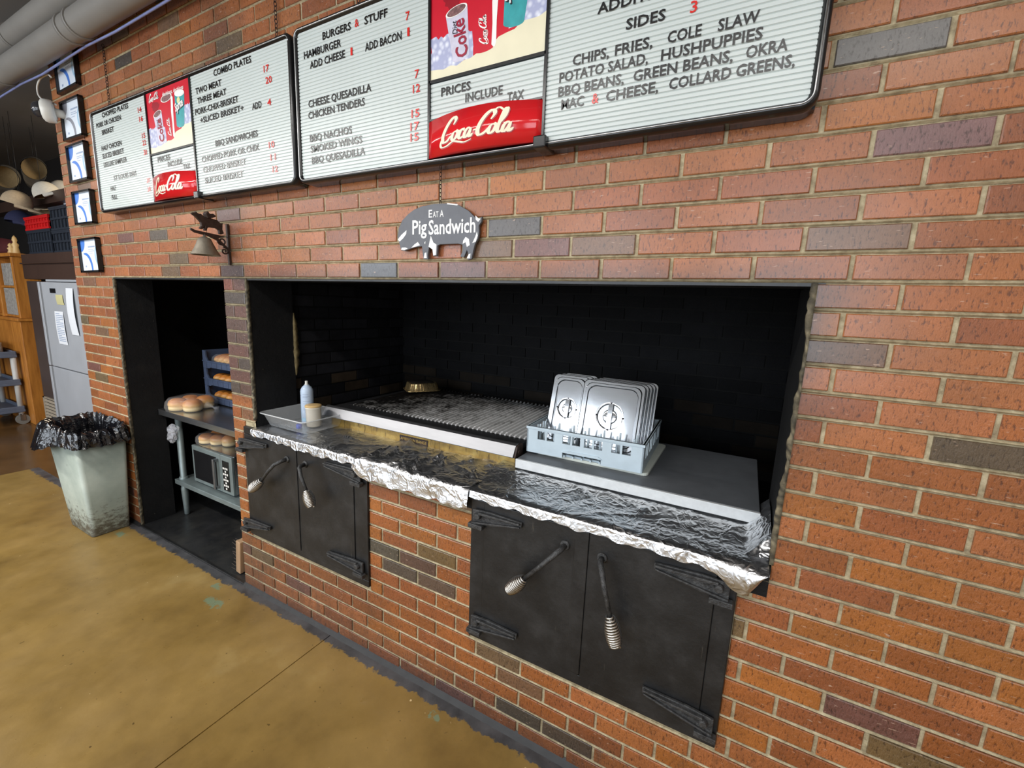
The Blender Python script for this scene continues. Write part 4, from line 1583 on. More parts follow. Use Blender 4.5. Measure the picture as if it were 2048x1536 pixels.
def menu_board(label, x0, x1, z0, z1, c0, c1, texts, chains, clip):
    b = thing('menu_board', ((x0 + x1) / 2, -0.03, z0), label, 'menu board', 'menu boards')
    part('frame', frame_mb(x0, x1, z0, z1, .034, .020, BY - .009, -.004), 'board_black', b)
    part('backing', MB().box(x0 + .004, -.030, z0 + .01, x1 - .004, -.006, z1 - .01), 'board_black', b)
    e = MB()
    for a, c_ in ((.0225, .0015),):
        pts = [((x0 + x1) / 2 + p[0], BY - .0085, (z0 + z1) / 2 + p[1]) for p in rrect(x1 - x0 - .022, z1 - z0 - .022, .024, 6)]
        e.tube([Vector(p) for p in pts] + [Vector(pts[0])], .0022, 5)
    part('silver_bead', e, 'silver_edge', b)
    zi0, zi1 = z0 + .017, z1 - .017
    part('letter_panel', letterboard(x0 + .017, c0 - .004, zi0, zi1), 'letterboard', b)
    part('letter_panel', letterboard(c1 + .004, x1 - .017, zi0, zi1), 'letterboard', b)
    part('divider', MB().box(c0 - .005, BY - .006, zi0, c0 + .004, BY + .01, zi1).box(c1 - .004, BY - .006, zi0, c1 + .005, BY + .01, zi1).box(c0, BY - .006, 2.383, c1, BY + .01, 2.391).box(c0, BY - .005, 2.268, c1, BY + .01, 2.274), 'board_black', b)
    part('soda_poster', poster(c0 + .004, c1 - .004, 2.391, zi1), POSTER_MATS, b)
    part('tax_panel', letterboard(c0 + .004, c1 - .004, 2.274, 2.383), 'letterboard', b)
    m_, sc_, sh_ = logo_sign(c0 + .002, c1 - .002, 2.152, 2.264)
    sg = part('logo_sign', m_, 'sign_red', b, label='curved glossy red soda sign')
    part('script_shadow', sh_, 'print_shadow', sg)
    part('script_lettering', sc_, 'cream', sg)
    for k, mat, nm in (('k', 'ink_black', 'menu_line'), ('r', 'ink_red', 'price')):
        for s_, a, c_, z, col in texts:
            if col == k:
                fx = lambda q: 3.663 + (q - 3.663) * 1.0097
                part(nm, text_mb(s_, fx(a), z, .0248, fx(c_), BY, .0018, .019 if k == 'k' else .012), mat, b)
    for (cxx, zt) in chains:
        part('chain', chain_mb(cxx, -.012, z1 - .004, zt), 'rust_iron', b)
    part('joint_clip', MB().box(clip - .02, BY - .024, z0 - .004, clip + .02, -.01, z0 + .030), 'board_black', b, .004)
    return b


def chain_mb(x, y, z0, z1, link=.020, r=.0016, w=.005):
    m_ = MB()
    n = int((z1 - z0) / (link * .78))
    for i in range(n):
        zc = z0 + (i + .5) * (z1 - z0) / n
        pts = []
        for j in range(11):
            a = 2 * pi * j / 10
            u, v_ = w * cos(a), link / 2 * sin(a)
            pts.append((x + (u if i % 2 else u * .25), y + (u * .25 if i % 2 else u), zc + v_))
        m_.tube(pts, r, 5, caps=False)
    return m_


T1 = [('CHOPPED PLATES', .283, .603, 2.650, 'k'), ('PORK OR CHICKEN', .197, .507, 2.606, 'k'), ('BRISKET', .259, .409, 2.562, 'k'), ('14', .704, .741, 2.608, 'r'),
      ('16', .708, .748, 2.564, 'r'), ('HALF CHICKEN', .23, .482, 2.479, 'k'), ('SLICED BRISKET', .231, .498, 2.436, 'k'), ('DELUXE SAMPLER', .235, .522, 2.389, 'k'),
      ('15', .721, .755, 2.480, 'r'), ('22', .718, .756, 2.445, 'r'), ('30', .722, .757, 2.397, 'r'), ('ST LOUIS RIBS', .341, .616, 2.306, 'k'),
      ('HALF', .287, .354, 2.253, 'k'), ('FULL', .29, .36, 2.203, 'k'), ('20', .72, .757, 2.256, 'r'), ('30', .722, .757, 2.211, 'r'),
      ('COMBO PLATES', 1.424, 1.706, 2.645, 'k'), ('TWO MEAT', 1.267, 1.479, 2.598, 'k'), ('THREE MEAT', 1.276, 1.512, 2.555, 'k'), ('PORK-CHIX-BRISKET', 1.25, 1.598, 2.511, 'k'),
      ('+SLICED BRISKET+', 1.289, 1.632, 2.469, 'k'), ('ADD', 1.694, 1.759, 2.462, 'k'), ('17', 1.787, 1.821, 2.589, 'r'), ('20', 1.795, 1.836, 2.544, 'r'), ('4', 1.799, 1.824, 2.46, 'r'),
      ('BBQ SANDWICHES', 1.399, 1.722, 2.354, 'k'), ('CHOPPED PORK OR CHIX', 1.275, 1.726, 2.298, 'k'), ('CHOPPED BRISKET', 1.279, 1.625, 2.251, 'k'), ('SLICED BRISKET', 1.287, 1.599, 2.202, 'k'),
      ('10', 1.794, 1.832, 2.296, 'r'), ('11', 1.8, 1.836, 2.246, 'r'), ('12', 1.811, 1.846, 2.198, 'r'),
      ('PRICES', .86, .985, 2.346, 'k'), ('INCLUDE', .957, 1.097, 2.312, 'k'), ('TAX', 1.102, 1.165, 2.284, 'k')]
T2 = [('BURGERS', 2.148, 2.297, 2.628, 'k'), ('&', 2.317, 2.337, 2.63, 'r'), ('STUFF', 2.364, 2.472, 2.627, 'k'), ('HAMBURGER', 2.04, 2.245, 2.586, 'k'), ('ADD CHEESE', 2.072, 2.264, 2.545, 'k'),
      ('1', 2.293, 2.303, 2.545, 'r'), ('ADD BACON', 2.365, 2.534, 2.543, 'k'), ('1', 2.559, 2.569, 2.546, 'r'), ('7', 2.552, 2.569, 2.594, 'r'), ('CHEESE QUESADILLA', 2.055, 2.392, 2.411, 'k'),
      ('7', 2.591, 2.609, 2.413, 'r'), ('CHICKEN TENDERS', 2.052, 2.359, 2.37, 'k'), ('12', 2.583, 2.614, 2.369, 'r'), ('BBQ NACHOS', 2.056, 2.29, 2.286, 'k'), ('15', 2.577, 2.612, 2.293, 'r'),
      ('SMOKED WINGS', 2.058, 2.342, 2.246, 'k'), ('17', 2.572, 2.610, 2.253, 'r'), ('BBQ QUESADILLA', 2.063, 2.356, 2.204, 'k'), ('15', 2.572, 2.609, 2.219, 'r'),
      ('PRICES', 2.702, 2.816, 2.338, 'k'), ('INCLUDE', 2.797, 2.932, 2.305, 'k'), ('TAX', 2.949, 3.005, 2.280, 'k'),
      ('ADDITIONAL', 3.215, 3.47, 2.448, 'k'), ('SIDES', 3.295, 3.393, 2.392, 'k'), ('3', 3.45, 3.466, 2.392, 'r'), ('CHIPS,', 3.153, 3.255, 2.337, 'k'), ('FRIES,', 3.271, 3.367, 2.337, 'k'),
      ('COLE', 3.403, 3.481, 2.337, 'k'), ('SLAW', 3.517, 3.603, 2.337, 'k'), ('POTATO SALAD,', 3.116, 3.359, 2.301, 'k'), ('HUSHPUPPIES', 3.391, 3.614, 2.3, 'k'), ('BBQ BEANS,', 3.115, 3.3, 2.265, 'k'),
      ('GREEN BEANS,', 3.325, 3.557, 2.265, 'k'), ('OKRA', 3.584, 3.667, 2.265, 'k'), ('MAC', 3.126, 3.193, 2.230, 'k'), ('&', 3.216, 3.235, 2.230, 'r'), ('CHEESE,', 3.255, 3.391, 2.229, 'k'), ('COLLARD GREENS,', 3.417, 3.685, 2.229, 'k')]
menu_board('left menu board listing plates, combos and sandwiches, nearest the framed certificates', .102, 1.952, 2.136, 2.700, .768, 1.200, T1, [(.222, 3.06), (1.79, 3.3)], 1.215)
menu_board('right menu board listing burgers and side dishes, above the grey pig sign', 1.968, 3.742, 2.134, 2.700, 2.645, 3.066, T2, [(2.27, 3.3), (3.5, 3.3)], 3.066)

# ------------------------------------------------------------------ certificates
ct = None


def cert_mats():
    return ['cert_paper', 'cert_blue', 'cert_pale', 'cert_text', 'cert_grey']


def certificate(x0, x1, z0, z1, label, blue=1, tilt=0.0):
    t_ = thing('certificate_frame', ((x0 + x1) / 2, -0.002, z0), label, 'framed certificate', 'framed certificates')
    w, h = x1 - x0, z1 - z0
    f = MB()
    for a, b, c_, d in ((x0, x1, z0, z0 + .013), (x0, x1, z1 - .013, z1), (x0, x0 + .013, z0, z1), (x1 - .013, x1, z0, z1)):
        f.box(a, -.026, c_, b, -.003, d)
    f.box(x0 + .002, -.010, z0 + .002, x1 - .002, -.003, z1 - .002)
    part('frame', f, 'board_black', t_)
    P = lambda u, v_, l=0: (x0 + .013 + u * (w - .026), -.0125 - .0004 * l, z0 + .013 + v_ * (h - .026))
    m_ = MB().quad(P(0, 0), P(1, 0), P(1, 1), P(0, 1), 0)
    asp = (w - .026) / (h - .026)
    # corner disc
    k = len(m_.v)
    m_.v += [P(0, 1, 1)] + [P(min(1, .26 * cos(-pi / 2 * i / 8)), max(0, 1 + .36 * sin(-pi / 2 * i / 8)), 1) for i in range(9)]
    m_.face([k + i for i in range(10)], blue)

    def arc(cx_, cy_, r0, r1, a0, a1, mi, l):
        n0 = len(m_.v)
        N = 20
        for i in range(N + 1):
            a = a0 + (a1 - a0) * i / N
            th = (r1 - r0) * sin(pi * i / N) ** .6
            for r_ in (r1 - th, r1):
                u, v_ = cx_ + r_ * cos(a) / asp, cy_ + r_ * sin(a)
                m_.v.append(P(min(max(u, 0), 1), min(max(v_, 0), 1), l))
        for i in range(N):
            m_.face((n0 + 2 * i, n0 + 2 * i + 1, n0 + 2 * i + 3, n0 + 2 * i + 2), mi)
    arc(.22, .10, .36, .50, 1.9, -.9, blue, 1)
    arc(1.02, .48, .27, .37, 2.0, 4.4, 2, 1)
    for vv, ww, hh in ((.76, .40, .045), (.68, .30, .018), (.63, .34, .018), (.56, .22, .014)):
        m_.quad(P(.42, vv, 1), P(.42 + ww, vv, 1), P(.42 + ww, vv + hh, 1), P(.42, vv + hh, 1), 3)
    m_.quad(P(.14, .12, 1), P(.22, .12, 1), P(.22, .18, 1), P(.14, .18, 1), 3)
    part('print', m_, cert_mats(), t_)
    t_.rotation_euler = (0, radians(tilt), 0)
    return t_


certificate(-.455, -.142, 2.915, 3.150, 'topmost framed certificate, partly hidden by the grey pipe', 1, -1)
certificate(-.452, -.152, 2.628, 2.862, 'framed certificate with grey curves, second from the top, behind the camera dome', 4, 0.5)
certificate(-.440, -.150, 2.368, 2.598, 'framed certificate with blue curves in the middle of the column of five', 1, -.5)
certificate(-.442, -.152, 2.100, 2.312, 'framed certificate second from the bottom, level with the foot of the menu board', 1, .5)
certificate(-.444, -.146, 1.788, 2.012, 'lowest framed certificate, beside the top of the niche', 1, -1)

# ------------------------------------------------------------------ pig bell
bl = thing('pig_bell', (1.32, -0.003, 1.825), 'dark iron wall bell with a winged pig on its bracket', 'bell')
br = MB().box(1.313, -.010, 1.822, 1.327, -.001, 2.02)
br.prism([(-.010, 1.958), (-.155, 1.968), (-.172, 1.975), (-.172, 1.966), (-.155, 1.956), (-.100, 1.950), (-.060, 1.935), (-.010, 1.895), (-.010, 1.905), (-.055, 1.946)], 'x', 1.315, 1.325)


def spiral(cy_, cz_, r, a0, turns, sg=1):
    return [(1.32, cy_ + r * (1 - .8 * i / 28) * cos(a0 + sg * 2 * pi * turns * i / 28), cz_ + r * (1 - .8 * i / 28) * sin(a0 + sg * 2 * pi * turns * i / 28)) for i in range(29)]


br.tube(spiral(-.036, 1.934, .024, 1.2, 1.6), .0038, 6)
br.tube(spiral(-.026, 1.888, .018, 1.9, 1.5, -1), .0038, 6)
part('bracket', br, 'rust_iron', bl)
# pig profile (y towards the room is negative = left in the photo)
pg = [(-.038, 1.966), (-.048, 1.966), (-.050, 1.985), (-.062, 1.992), (-.092, 1.990), (-.100, 1.986), (-.104, 1.972), (-.116, 1.972), (-.112, 1.990), (-.122, 1.976), (-.136, 1.978), (-.126, 1.992), (-.128, 2.006),
      (-.136, 2.016), (-.150, 2.030), (-.166, 2.040), (-.158, 2.046), (-.150, 2.046), (-.146, 2.054), (-.138, 2.046), (-.124, 2.046), (-.110, 2.036), (-.080, 2.034), (-.052, 2.030), (-.036, 2.016), (-.028, 2.022), (-.030, 2.008), (-.032, 1.990), (-.026, 1.972)]
part('winged_pig', MB().prism([(a, b) for a, b in pg][::-1], 'x', 1.312, 1.328).prism([(-.100, 2.030), (-.108, 2.050), (-.098, 2.064), (-.088, 2.052), (-.072, 2.056), (-.060, 2.046), (-.076, 2.036)], 'x', 1.304, 1.336), 'rust_iron', bl, .003, label='small winged pig figure')
part('bell_cup', MB().lathe([(.062, 0), (.060, .004), (.046, .028), (.034, .056), (.026, .076), (.016, .083), (.006, .086), (.005, .10)], 1.32, -.114, 28, z0=1.858, cap0=False).lathe([(.058, .001), (.040, .035), (.02, .07)], 1.32, -.114, 28, z0=1.858, cap0=False), 'bell', bl, label='weathered grey bell')

# ------------------------------------------------------------------ pig sign
sg = thing('pig_sign', (2.65, -0.012, 1.826), 'flat grey pig shaped sign with white lettering hung by a chain', 'sign')
PX, PZ = 2.459, 1.824
outl = [(.010, .062), (.000, .090), (.006, .120), (.024, .148), (.052, .168), (.080, .182), (.120, .192), (.175, .196), (.230, .194), (.280, .184), (.320, .164), (.348, .140), (.362, .132), (.376, .142), (.374, .124), (.364, .112),
        (.366, .090), (.362, .070), (.350, .052), (.344, .030), (.338, .004), (.322, .000), (.324, .018), (.318, .034), (.306, .010), (.290, .012), (.300, .034), (.298, .052), (.280, .056), (.200, .056), (.190, .052), (.188, .018), (.170, .016),
        (.166, .040), (.152, .050), (.146, .020), (.148, .006), (.126, .006), (.122, .030), (.118, .052), (.090, .050), (.060, .044), (.036, .038), (.018, .040), (.014, .050)]
pts = [(PX + a, PZ + b) for a, b in outl]
part('panel', MB().prism(pts[::-1], 'y', -.020, -.010), 'pig_slate', sg, .0015)


def pw(poly):
    w1 = MB()
    w1.v += [(PX + a, -.0206, PZ + b) for a, b in poly]
    w1.face(list(range(len(poly))))
    part('white_paint_patch', w1, 'pig_white', sg)


pw([(.018, .042), (.034, .040), (.052, .046), (.040, .050), (.022, .050)])
pw([(.002, .080), (.020, .096), (.046, .112), (.044, .098), (.030, .084), (.012, .072)])
pw([(.150, .050), (.160, .088), (.172, .064), (.186, .056), (.184, .020), (.172, .018), (.168, .040)])
pw([(.128, .010), (.142, .010), (.140, .030), (.132, .028)])
pw([(.068, .048), (.092, .052), (.110, .056), (.100, .068), (.084, .060)])
pw([(.300, .055), (.312, .060), (.318, .044), (.330, .050), (.326, .070), (.312, .078), (.302, .066)])
pw([(.340, .056), (.352, .078), (.358, .094), (.362, .080), (.354, .060)])
pw([(.350, .146), (.362, .136), (.372, .134), (.362, .124), (.352, .132)])
pw([(.230, .190), (.275, .183), (.277, .187), (.232, .194)])
pw([(.318, .006), (.332, .006), (.334, .022), (.326, .020)])
pw([(.130, .064), (.136, .070), (.134, .058)])
wl_ = MB()
wl_.add(text_mb('E', PX + .150, PZ + .150, .026, PX + .166, -.0202, .0008, .015))
wl_.add(text_mb('AT', PX + .169, PZ + .150, .019, PX + .194, -.0202, .0008, .015))
wl_.add(text_mb('A', PX + .200, PZ + .150, .022, PX + .217, -.0202, .0008, .015))
wl_.add(text_mb('Pig', PX + .074, PZ + .096, .048, PX + .142, -.0202, .0008, .02))
wl_.add(text_mb('Sandwich', PX + .150, PZ + .092, .048, PX + .352, -.0202, .0008, .02))
part('lettering', wl_, 'pig_white', sg)
part('chain', chain_mb(PX + .198, -.016, PZ + .192, 2.136, .016, .0013, .004), 'rust_iron', sg)

# ------------------------------------------------------------------ prep table in the niche
TZ = 0.842
tbx0, tbx1, tby0, tby1 = -.028, 1.20, .165, .90
tt = thing('prep_table', (.58, .53, 0.004), 'stainless prep table with a lower shelf standing in the niche', 'table')
part('table_top', MB().box(tbx0, tby0, TZ - .006, tbx1, tby1, TZ).box(tbx0, tby0, TZ - .042, tbx1, tby0 + .012, TZ - .003).box(tbx0, tby0, TZ - .042, tbx0 + .012, tby1, TZ - .003).box(tbx1 - .012, tby0, TZ - .042, tbx1, tby1, TZ - .003), 'steel', tt, .003)
part('lower_shelf', MB().box(.0, .215, .288, 1.16, .86, .294).box(.0, .215, .258, 1.16, .227, .292), 'galv', tt, .003)
for x, y in ((.040, .258), (1.13, .258), (.040, .83), (1.13, .83)):
    part('leg', MB().lathe([(.012, 0), (.017, .006), (.019, .06), (.024, .20), (.024, .215), (.0215, .222), (.0215, TZ - .008)], x, y, 16, z0=.004).lathe([(.028, .268), (.030, .275), (.030, .305), (.026, .312)], x, y, 16), 'galv', tt)

# microwave on the lower shelf
mwx0, mwx1, mwy, mz0, mz1 = .185, .690, .262, .2955, .588
mw = thing('microwave', ((mwx0 + mwx1) / 2, .45, mz0), 'stainless microwave oven on the lower shelf of the prep table', 'microwave')
part('case', MB().box(mwx0, mwy + .018, mz0 + .012, mwx1, .66, mz1), 'steel', mw, .004)
for x in (mwx0 + .03, mwx1 - .03):
    for y in (.32, .60):
        part('foot', MB().lathe([(.012, 0), (.012, .014)], x, y, 12, z0=mz0), 'black_metal', mw)
dr = part('door', MB().box(mwx0, mwy, mz0 + .014, mwx0 + .365, mwy + .018, mz1 - .002), 'galv', mw, .004)
part('window_glass', MB().box(mwx0 + .026, mwy - .002, mz0 + .042, mwx0 + .318, mwy + .001, mz1 - .034), 'screen', dr)
part('handle', MB().box(mwx0 + .322, mwy - .034, mz0 + .035, mwx0 + .342, mwy - .020, mz1 - .038).box(mwx0 + .322, mwy - .03, mz1 - .058, mwx0 + .342, mwy, mz1 - .038).box(mwx0 + .322, mwy - .03, mz0 + .035, mwx0 + .342, mwy, mz0 + .055), 'chrome', dr, .003)
cp = part('control_panel', MB().box(mwx0 + .367, mwy, mz0 + .014, mwx1, mwy + .018, mz1 - .002), 'galv', mw, .004)
part('keypad', MB().box(mwx0 + .392, mwy - .002, mz0 + .036, mwx1 - .035, mwy + .001, mz1 - .040), 'board_black', cp)
kp = MB()
for i in range(8):
    for j in range(3):
        if j == 1 or (i + j) % 2:
            kp.box(mwx0 + .398 + j * .021, mwy - .003, mz0 + .045 + i * .021, mwx0 + .413 + j * .021, mwy - .001, mz0 + .058 + i * .021)
part('key_print', kp, 'print_white', cp)

# bun packs
rbn = random.Random(77)


def bun_mb(r, h, seed):
    rr = random.Random(seed)
    m_ = MB()
    prof = [(r * .80, 0), (r * .95, h * .08), (r * .98, h * .28), (r * .93, h * .36), (r * .99, h * .42), (r * 1.0, h * .55), (r * .90, h * .78), (r * .64, h * .94), (r * .3, h * .995), (r * .05, h)]
    m_.lathe(prof, 0, 0, 22)
    k = [rr.uniform(-.05, .05) for _ in range(4)]
    m_.xf(lambda p: Vector((p.x * (1 + k[0] + k[1] * sin(3 * atan2(p.y, p.x))), p.y * (1 + k[2]), p.z * (1 + k[3]))))
    return m_


def bun_pack(label, x, y, z, rot, nx, ny, r, h, group):
    t_ = thing('bun_pack', (x, y, z), label, 'bread', group, rot)
    for i in range(nx):
        for j in range(ny):
            b = bun_mb(r, h, i * 7 + j)
            px_, py_ = (i - (nx - 1) / 2) * r * 1.88, (j - (ny - 1) / 2) * r * 1.86
            b.xf(lambda p: p + Vector((px_, py_, .002)))
            part('bun', b, 'bread', t_, local=True)
    W_, D_ = nx * r * 1.92 + .012, ny * r * 1.9 + .012
    f = MB()
    rr = random.Random(nx * 31 + ny)
    for w_, d_, zz in ((.99, .99, 0.0005), (1.03, 1.03, h * .3), (1.0, 1.0, h * .75), (.86, .86, h * 1.05), (.5, .5, h * 1.10)):
        pass
    rings = []
    for w_, zz in ((1.0, 0.0005), (1.05, h * .3), (1.01, h * .72), (.88, h * 1.04), (.5, h * 1.10), (.1, h * 1.10)):
        P = rrect(W_ * w_, D_ * w_, r * .7 * w_, 6, zz)
        rings.append([(p[0] * (1 + rr.uniform(-.012, .012)), p[1] * (1 + rr.uniform(-.012, .012)), zz + rr.uniform(0, .003)) for p in P])
    f.loft(rings, True, True)
    # twisted end of the bag
    f.tube([(W_ / 2 - .01, 0, h * .4), (W_ / 2 + .02, .01, h * .3), (W_ / 2 + .035, .012, h * .18), (W_ / 2 + .06, .02, h * .06)], [.03, .012, .006, .022], 10)
    part('film', f, 'film', t_, local=True, label='clear bread bag')
    return t_


bun_pack('bag of large shiny buns on the top of the prep table', .150, .305, TZ + .001, radians(24), 2, 2, .060, .088, 'bags of buns')
bun_pack('bag of pale buns lying on top of the microwave under the table top', .315, .42, mz1 + .001, radians(18), 3, 2, .052, .072, 'bags of buns')

# bread trays
TX0, TX1, TY0, TY1 = .0, .66, .475, .895
tproto = None
tl = ['lowest slate blue bread tray of the stack on the prep table', 'middle slate blue bread tray of the stack', 'topmost slate blue bread tray of the stack']
for i in range(3):
    z0 = TZ + .0015 + i * .1365
    if tproto is None:
        tr = tproto = thing('bread_tray', ((TX0 + TX1) / 2, (TY0 + TY1) / 2, z0), tl[i], 'bread tray', 'bread trays')
        H = .144
        f = MB()
        f.prism([(TX0, z0), (TX0 + .08, z0), (TX0 + .10, z0 - 0.0 + .008), (TX1 - .10, z0 + .008), (TX1 - .08, z0), (TX1, z0), (TX1, z0 + .058), (TX0, z0 + .058)], 'y', TY0, TY0 + .012)
        for k in range(9):
            x = TX0 + .05 + k * .068
            f.box(x - .003, TY0 - .003, z0 + .010, x + .003, TY0, z0 + .05)
        f.box(TX0, TY0 - .005, z0 + .050, TX1, TY0 + .014, z0 + .060)
        part('front_rail', f, 'tray_blue', tr, .002)
        f = MB()
        for x, d in ((TX0, 1), (TX1, -1)):
            xa, xb = sorted((x, x + d * .045))
            f.prism([(x, z0 + .05), (x + d * .062, z0 + .058), (x + d * .040, z0 + .085), (x + d * .034, z0 + H - .008), (x, z0 + H - .008)][::d], 'y', TY0, TY0 + .014)
        part('corner_post', f, 'tray_blue', tr, .002)
        part('side_wall', MB().box(TX0, TY0 + .012, z0, TX0 + .010, TY1, z0 + H - .008), 'tray_blue', tr, .002)
        part('side_wall', MB().box(TX1 - .010, TY0 + .012, z0, TX1, TY1, z0 + H - .008), 'tray_blue', tr, .002)
        part('back_wall', MB().box(TX0, TY1 - .010, z0, TX1, TY1, z0 + H - .008), 'tray_blue', tr, .002)
        part('tray_floor', MB().box(TX0 + .01, TY0 + .012, z0 + .004, TX1 - .01, TY1 - .01, z0 + .010), 'tray_blue', tr)
    else:
        dup(tproto, ((TX0 + TX1) / 2, (TY0 + TY1) / 2, z0), label=tl[i])
rp = None
for lvl, nm in ((0, 'lowest'), (1, 'middle')):
    for k in range(5):
        x = .085 + k * .079
        z = TZ + .0015 + lvl * .1365 + .0108
        lab = '%s in the %s bread tray' % (['soft bread roll leftmost', 'soft bread roll second from the left', 'soft bread roll third from the left', 'soft bread roll fourth from the left', 'soft bread roll fifth from the left'][k], nm)
        if rp is None:
            m_ = MB().ell((x, .560, z + .046), .041, .062, .036, 18, 10).ell((x, .560, z + .024), .038, .058, .0238, 18, 8)
            rp = solo('bread_roll', m_, 'bread', lab, 'bread roll', 'rolls in the bread trays')
        else:
            dup(rp, (x, .560, z), label=lab)
hb = thing('roll_pack', (.28, .60, TZ + .0015 + 2 * .1365 + .0108), 'bag of long golden rolls in the topmost bread tray', 'bread')
for k in range(7):
    x = .085 + k * .062
    part('long_roll', MB().ell((x, .60, TZ + .285 + .010 + .046), .036, .088, .038 + .006 * sin(k), 16, 10)  .ell((x + .01, .60, TZ + .285 + .032), .034, .085, .030, 16, 8), 'bread', hb)
fm = MB()
fm.loft([[(.28 + p[0], .60 + p[1], TZ + .286 + z) for p in rrect(.47 * s_, .20 * s_, .04, 6)] for s_, z in ((.98, .0), (1.03, .03), (.98, .075), (.84, .098), (.3, .1))])
part('film', fm, 'film', hb, label='clear bread bag')

# ball of clear wrap tied to the table leg
wr = MB()
rw = random.Random(3)
for q in range(3):
    c_ = (.018 + .012 * q, .238, .655 + .030 * (q - 1))
    R = []
    for i in range(9):
        a = -pi / 2 + pi * i / 8
        R.append([(c_[0] + (.040 + rw.uniform(-.013, .013)) * max(cos(a), .05) * cos(2 * pi * j / 14), c_[1] - .02 + (.030 + rw.uniform(-.012, .010)) * max(cos(a), .05) * sin(2 * pi * j / 14) - .0, c_[2] + (.040 + rw.uniform(-.008, .008)) * sin(a)) for j in range(14)])
    wr.loft(R, sm=False)
solo('plastic_wrap', wr, 'wrap', 'crumpled ball of clear plastic wrap tied round the table leg', 'plastic wrap')

# push broom head and a board at the foot of the pillar
bh = thing('broom_head', (1.105, .055, .0045), 'wooden broom head with dark bristles leaning beside the foot of the pillar', 'broom')


def lean(m_, x0, z0, ang):
    return m_.xf(lambda p: Vector((x0 + (p.x - x0) * cos(ang) + (p.z - z0) * sin(ang), p.y, z0 + (p.z - z0) * cos(ang) - (p.x - x0) * sin(ang))))


part('block', lean(MB().box(1.088, .03, .012, 1.132, .075, .225), 1.09, .0045, .10), 'plywood', bh, .004)
bm = MB()
for i in range(26):
    z = .018 + i * .008
    y = .036 + (i % 3) * .014
    bm.tube([(1.090, y, z), (1.045 + rw.uniform(-.008, .008), y + rw.uniform(-.006, .006), z + rw.uniform(-.006, .004))], .0022, 4)
part('bristles', lean(bm, 1.09, .0045, .10), 'bristle', bh)
solo('board_offcut', lean(MB().prism([(1.150, .010), (1.196, .006), (1.176, .36), (1.166, .36)], 'y', .05, .082), 1.15, .006, .045), 'plywood', 'pale wooden wedge standing against the foot of the pillar behind the broom head', 'board')

# ------------------------------------------------------------------ bin
bt, bb = (-.535, -.295, -.035, -.022), (-.470, -.248, -.105, -.036)     # x0,y0,x1,y1 at the top and at the floor
BHt = .70
bn = thing('trash_bin', (-.28, -.14, 0.001), 'tall tapered dirty grey plastic bin against the brick wall left of the niche', 'bin')


def bring(u, z, r=.028, grow=0.0):
    x0, y0, x1, y1 = [a + (b - a) * u for a, b in zip(bb, bt)]
    return [((x0 + x1) / 2 + p[0], (y0 + y1) / 2 + p[1], z) for p in rrect(x1 - x0 + grow, y1 - y0 + grow, r, 5)]


part('bin_body', MB().loft([bring(0, .002, .022), bring(.02, .006, .028), bring(1.0, BHt), bring(.995, BHt, .022, -.012), bring(.03, .03, .02, -.012)]), 'bin', bn)
part('rim', MB().loft([bring(.97, BHt - .022, .03, .008), bring(1, BHt + .002, .03, .010), bring(1, BHt + .002, .024, -.01)], False, False), 'bin', bn)
# liner: wavy bag mouth folded over the rim, hanging lowest at the left front
rl = random.Random(12)
lnm = MB()
N = 96
base = bring(1.0, BHt, .05, .004)


def resample(P, n):
    out = []
    P = [Vector(p) for p in P]
    L = [0]
    for i in range(len(P)):
        L.append(L[-1] + (P[(i + 1) % len(P)] - P[i]).length)
    for k in range(n):
        d = L[-1] * k / n
        for i in range(len(P)):
            if L[i] <= d < L[i + 1] + 1e-9:
                out.append(P[i].lerp(P[(i + 1) % len(P)], (d - L[i]) / (L[i + 1] - L[i])))
                break
    return out


B_ = resample(base, N)
cxb, cyb = (bt[0] + bt[2]) / 2, (bt[1] + bt[3]) / 2
ripple = [rl.uniform(-1, 1) for _ in range(N)]
rip2 = [rl.uniform(-1, 1) for _ in range(N)]
rings = []
prof = [(-.045, -.16), (-.030, -.05), (-.012, .030), (.004, .062), (.018, .050), (.030, .020), (.038, -.015), (.042, -.040)]
for q, (o_, dz) in enumerate(prof):
    ring = []
    for i, p in enumerate(B_):
        d = Vector((p.x - cxb, p.y - cyb, 0))
        d.normalize()
        left = max(0, -(d.x * .75 + d.y * .55))          # towards the left front corner
        back = max(0, d.y)
        amp = ripple[i] * (.5 + .5 * sin(i * 1.9)) * .012 + rip2[(i + q * 5) % N] * .006
        out = o_ + (amp if q > 1 else amp * .4)
        z = BHt + dz + rip2[(i * 3 + q) % N] * .008
        if q >= 3:
            out += left ** 2 * .085 * (q - 2) / 5
            z -= left ** 2 * .075 * (q - 2) / 5
        if q in (2, 3, 4):
            z += .030 * left + .020 * back
        out = min(out, (-.004 - p.y) / d.y) if d.y > .05 else out
        ring.append((p.x + d.x * out, p.y + d.y * out, z))
    rings.append(ring)
lnm.loft(rings, False, False, sm=False)
solo('bin_liner', lnm, 'liner', 'shiny black bin bag folded over the rim of the grey bin', 'bin bag')

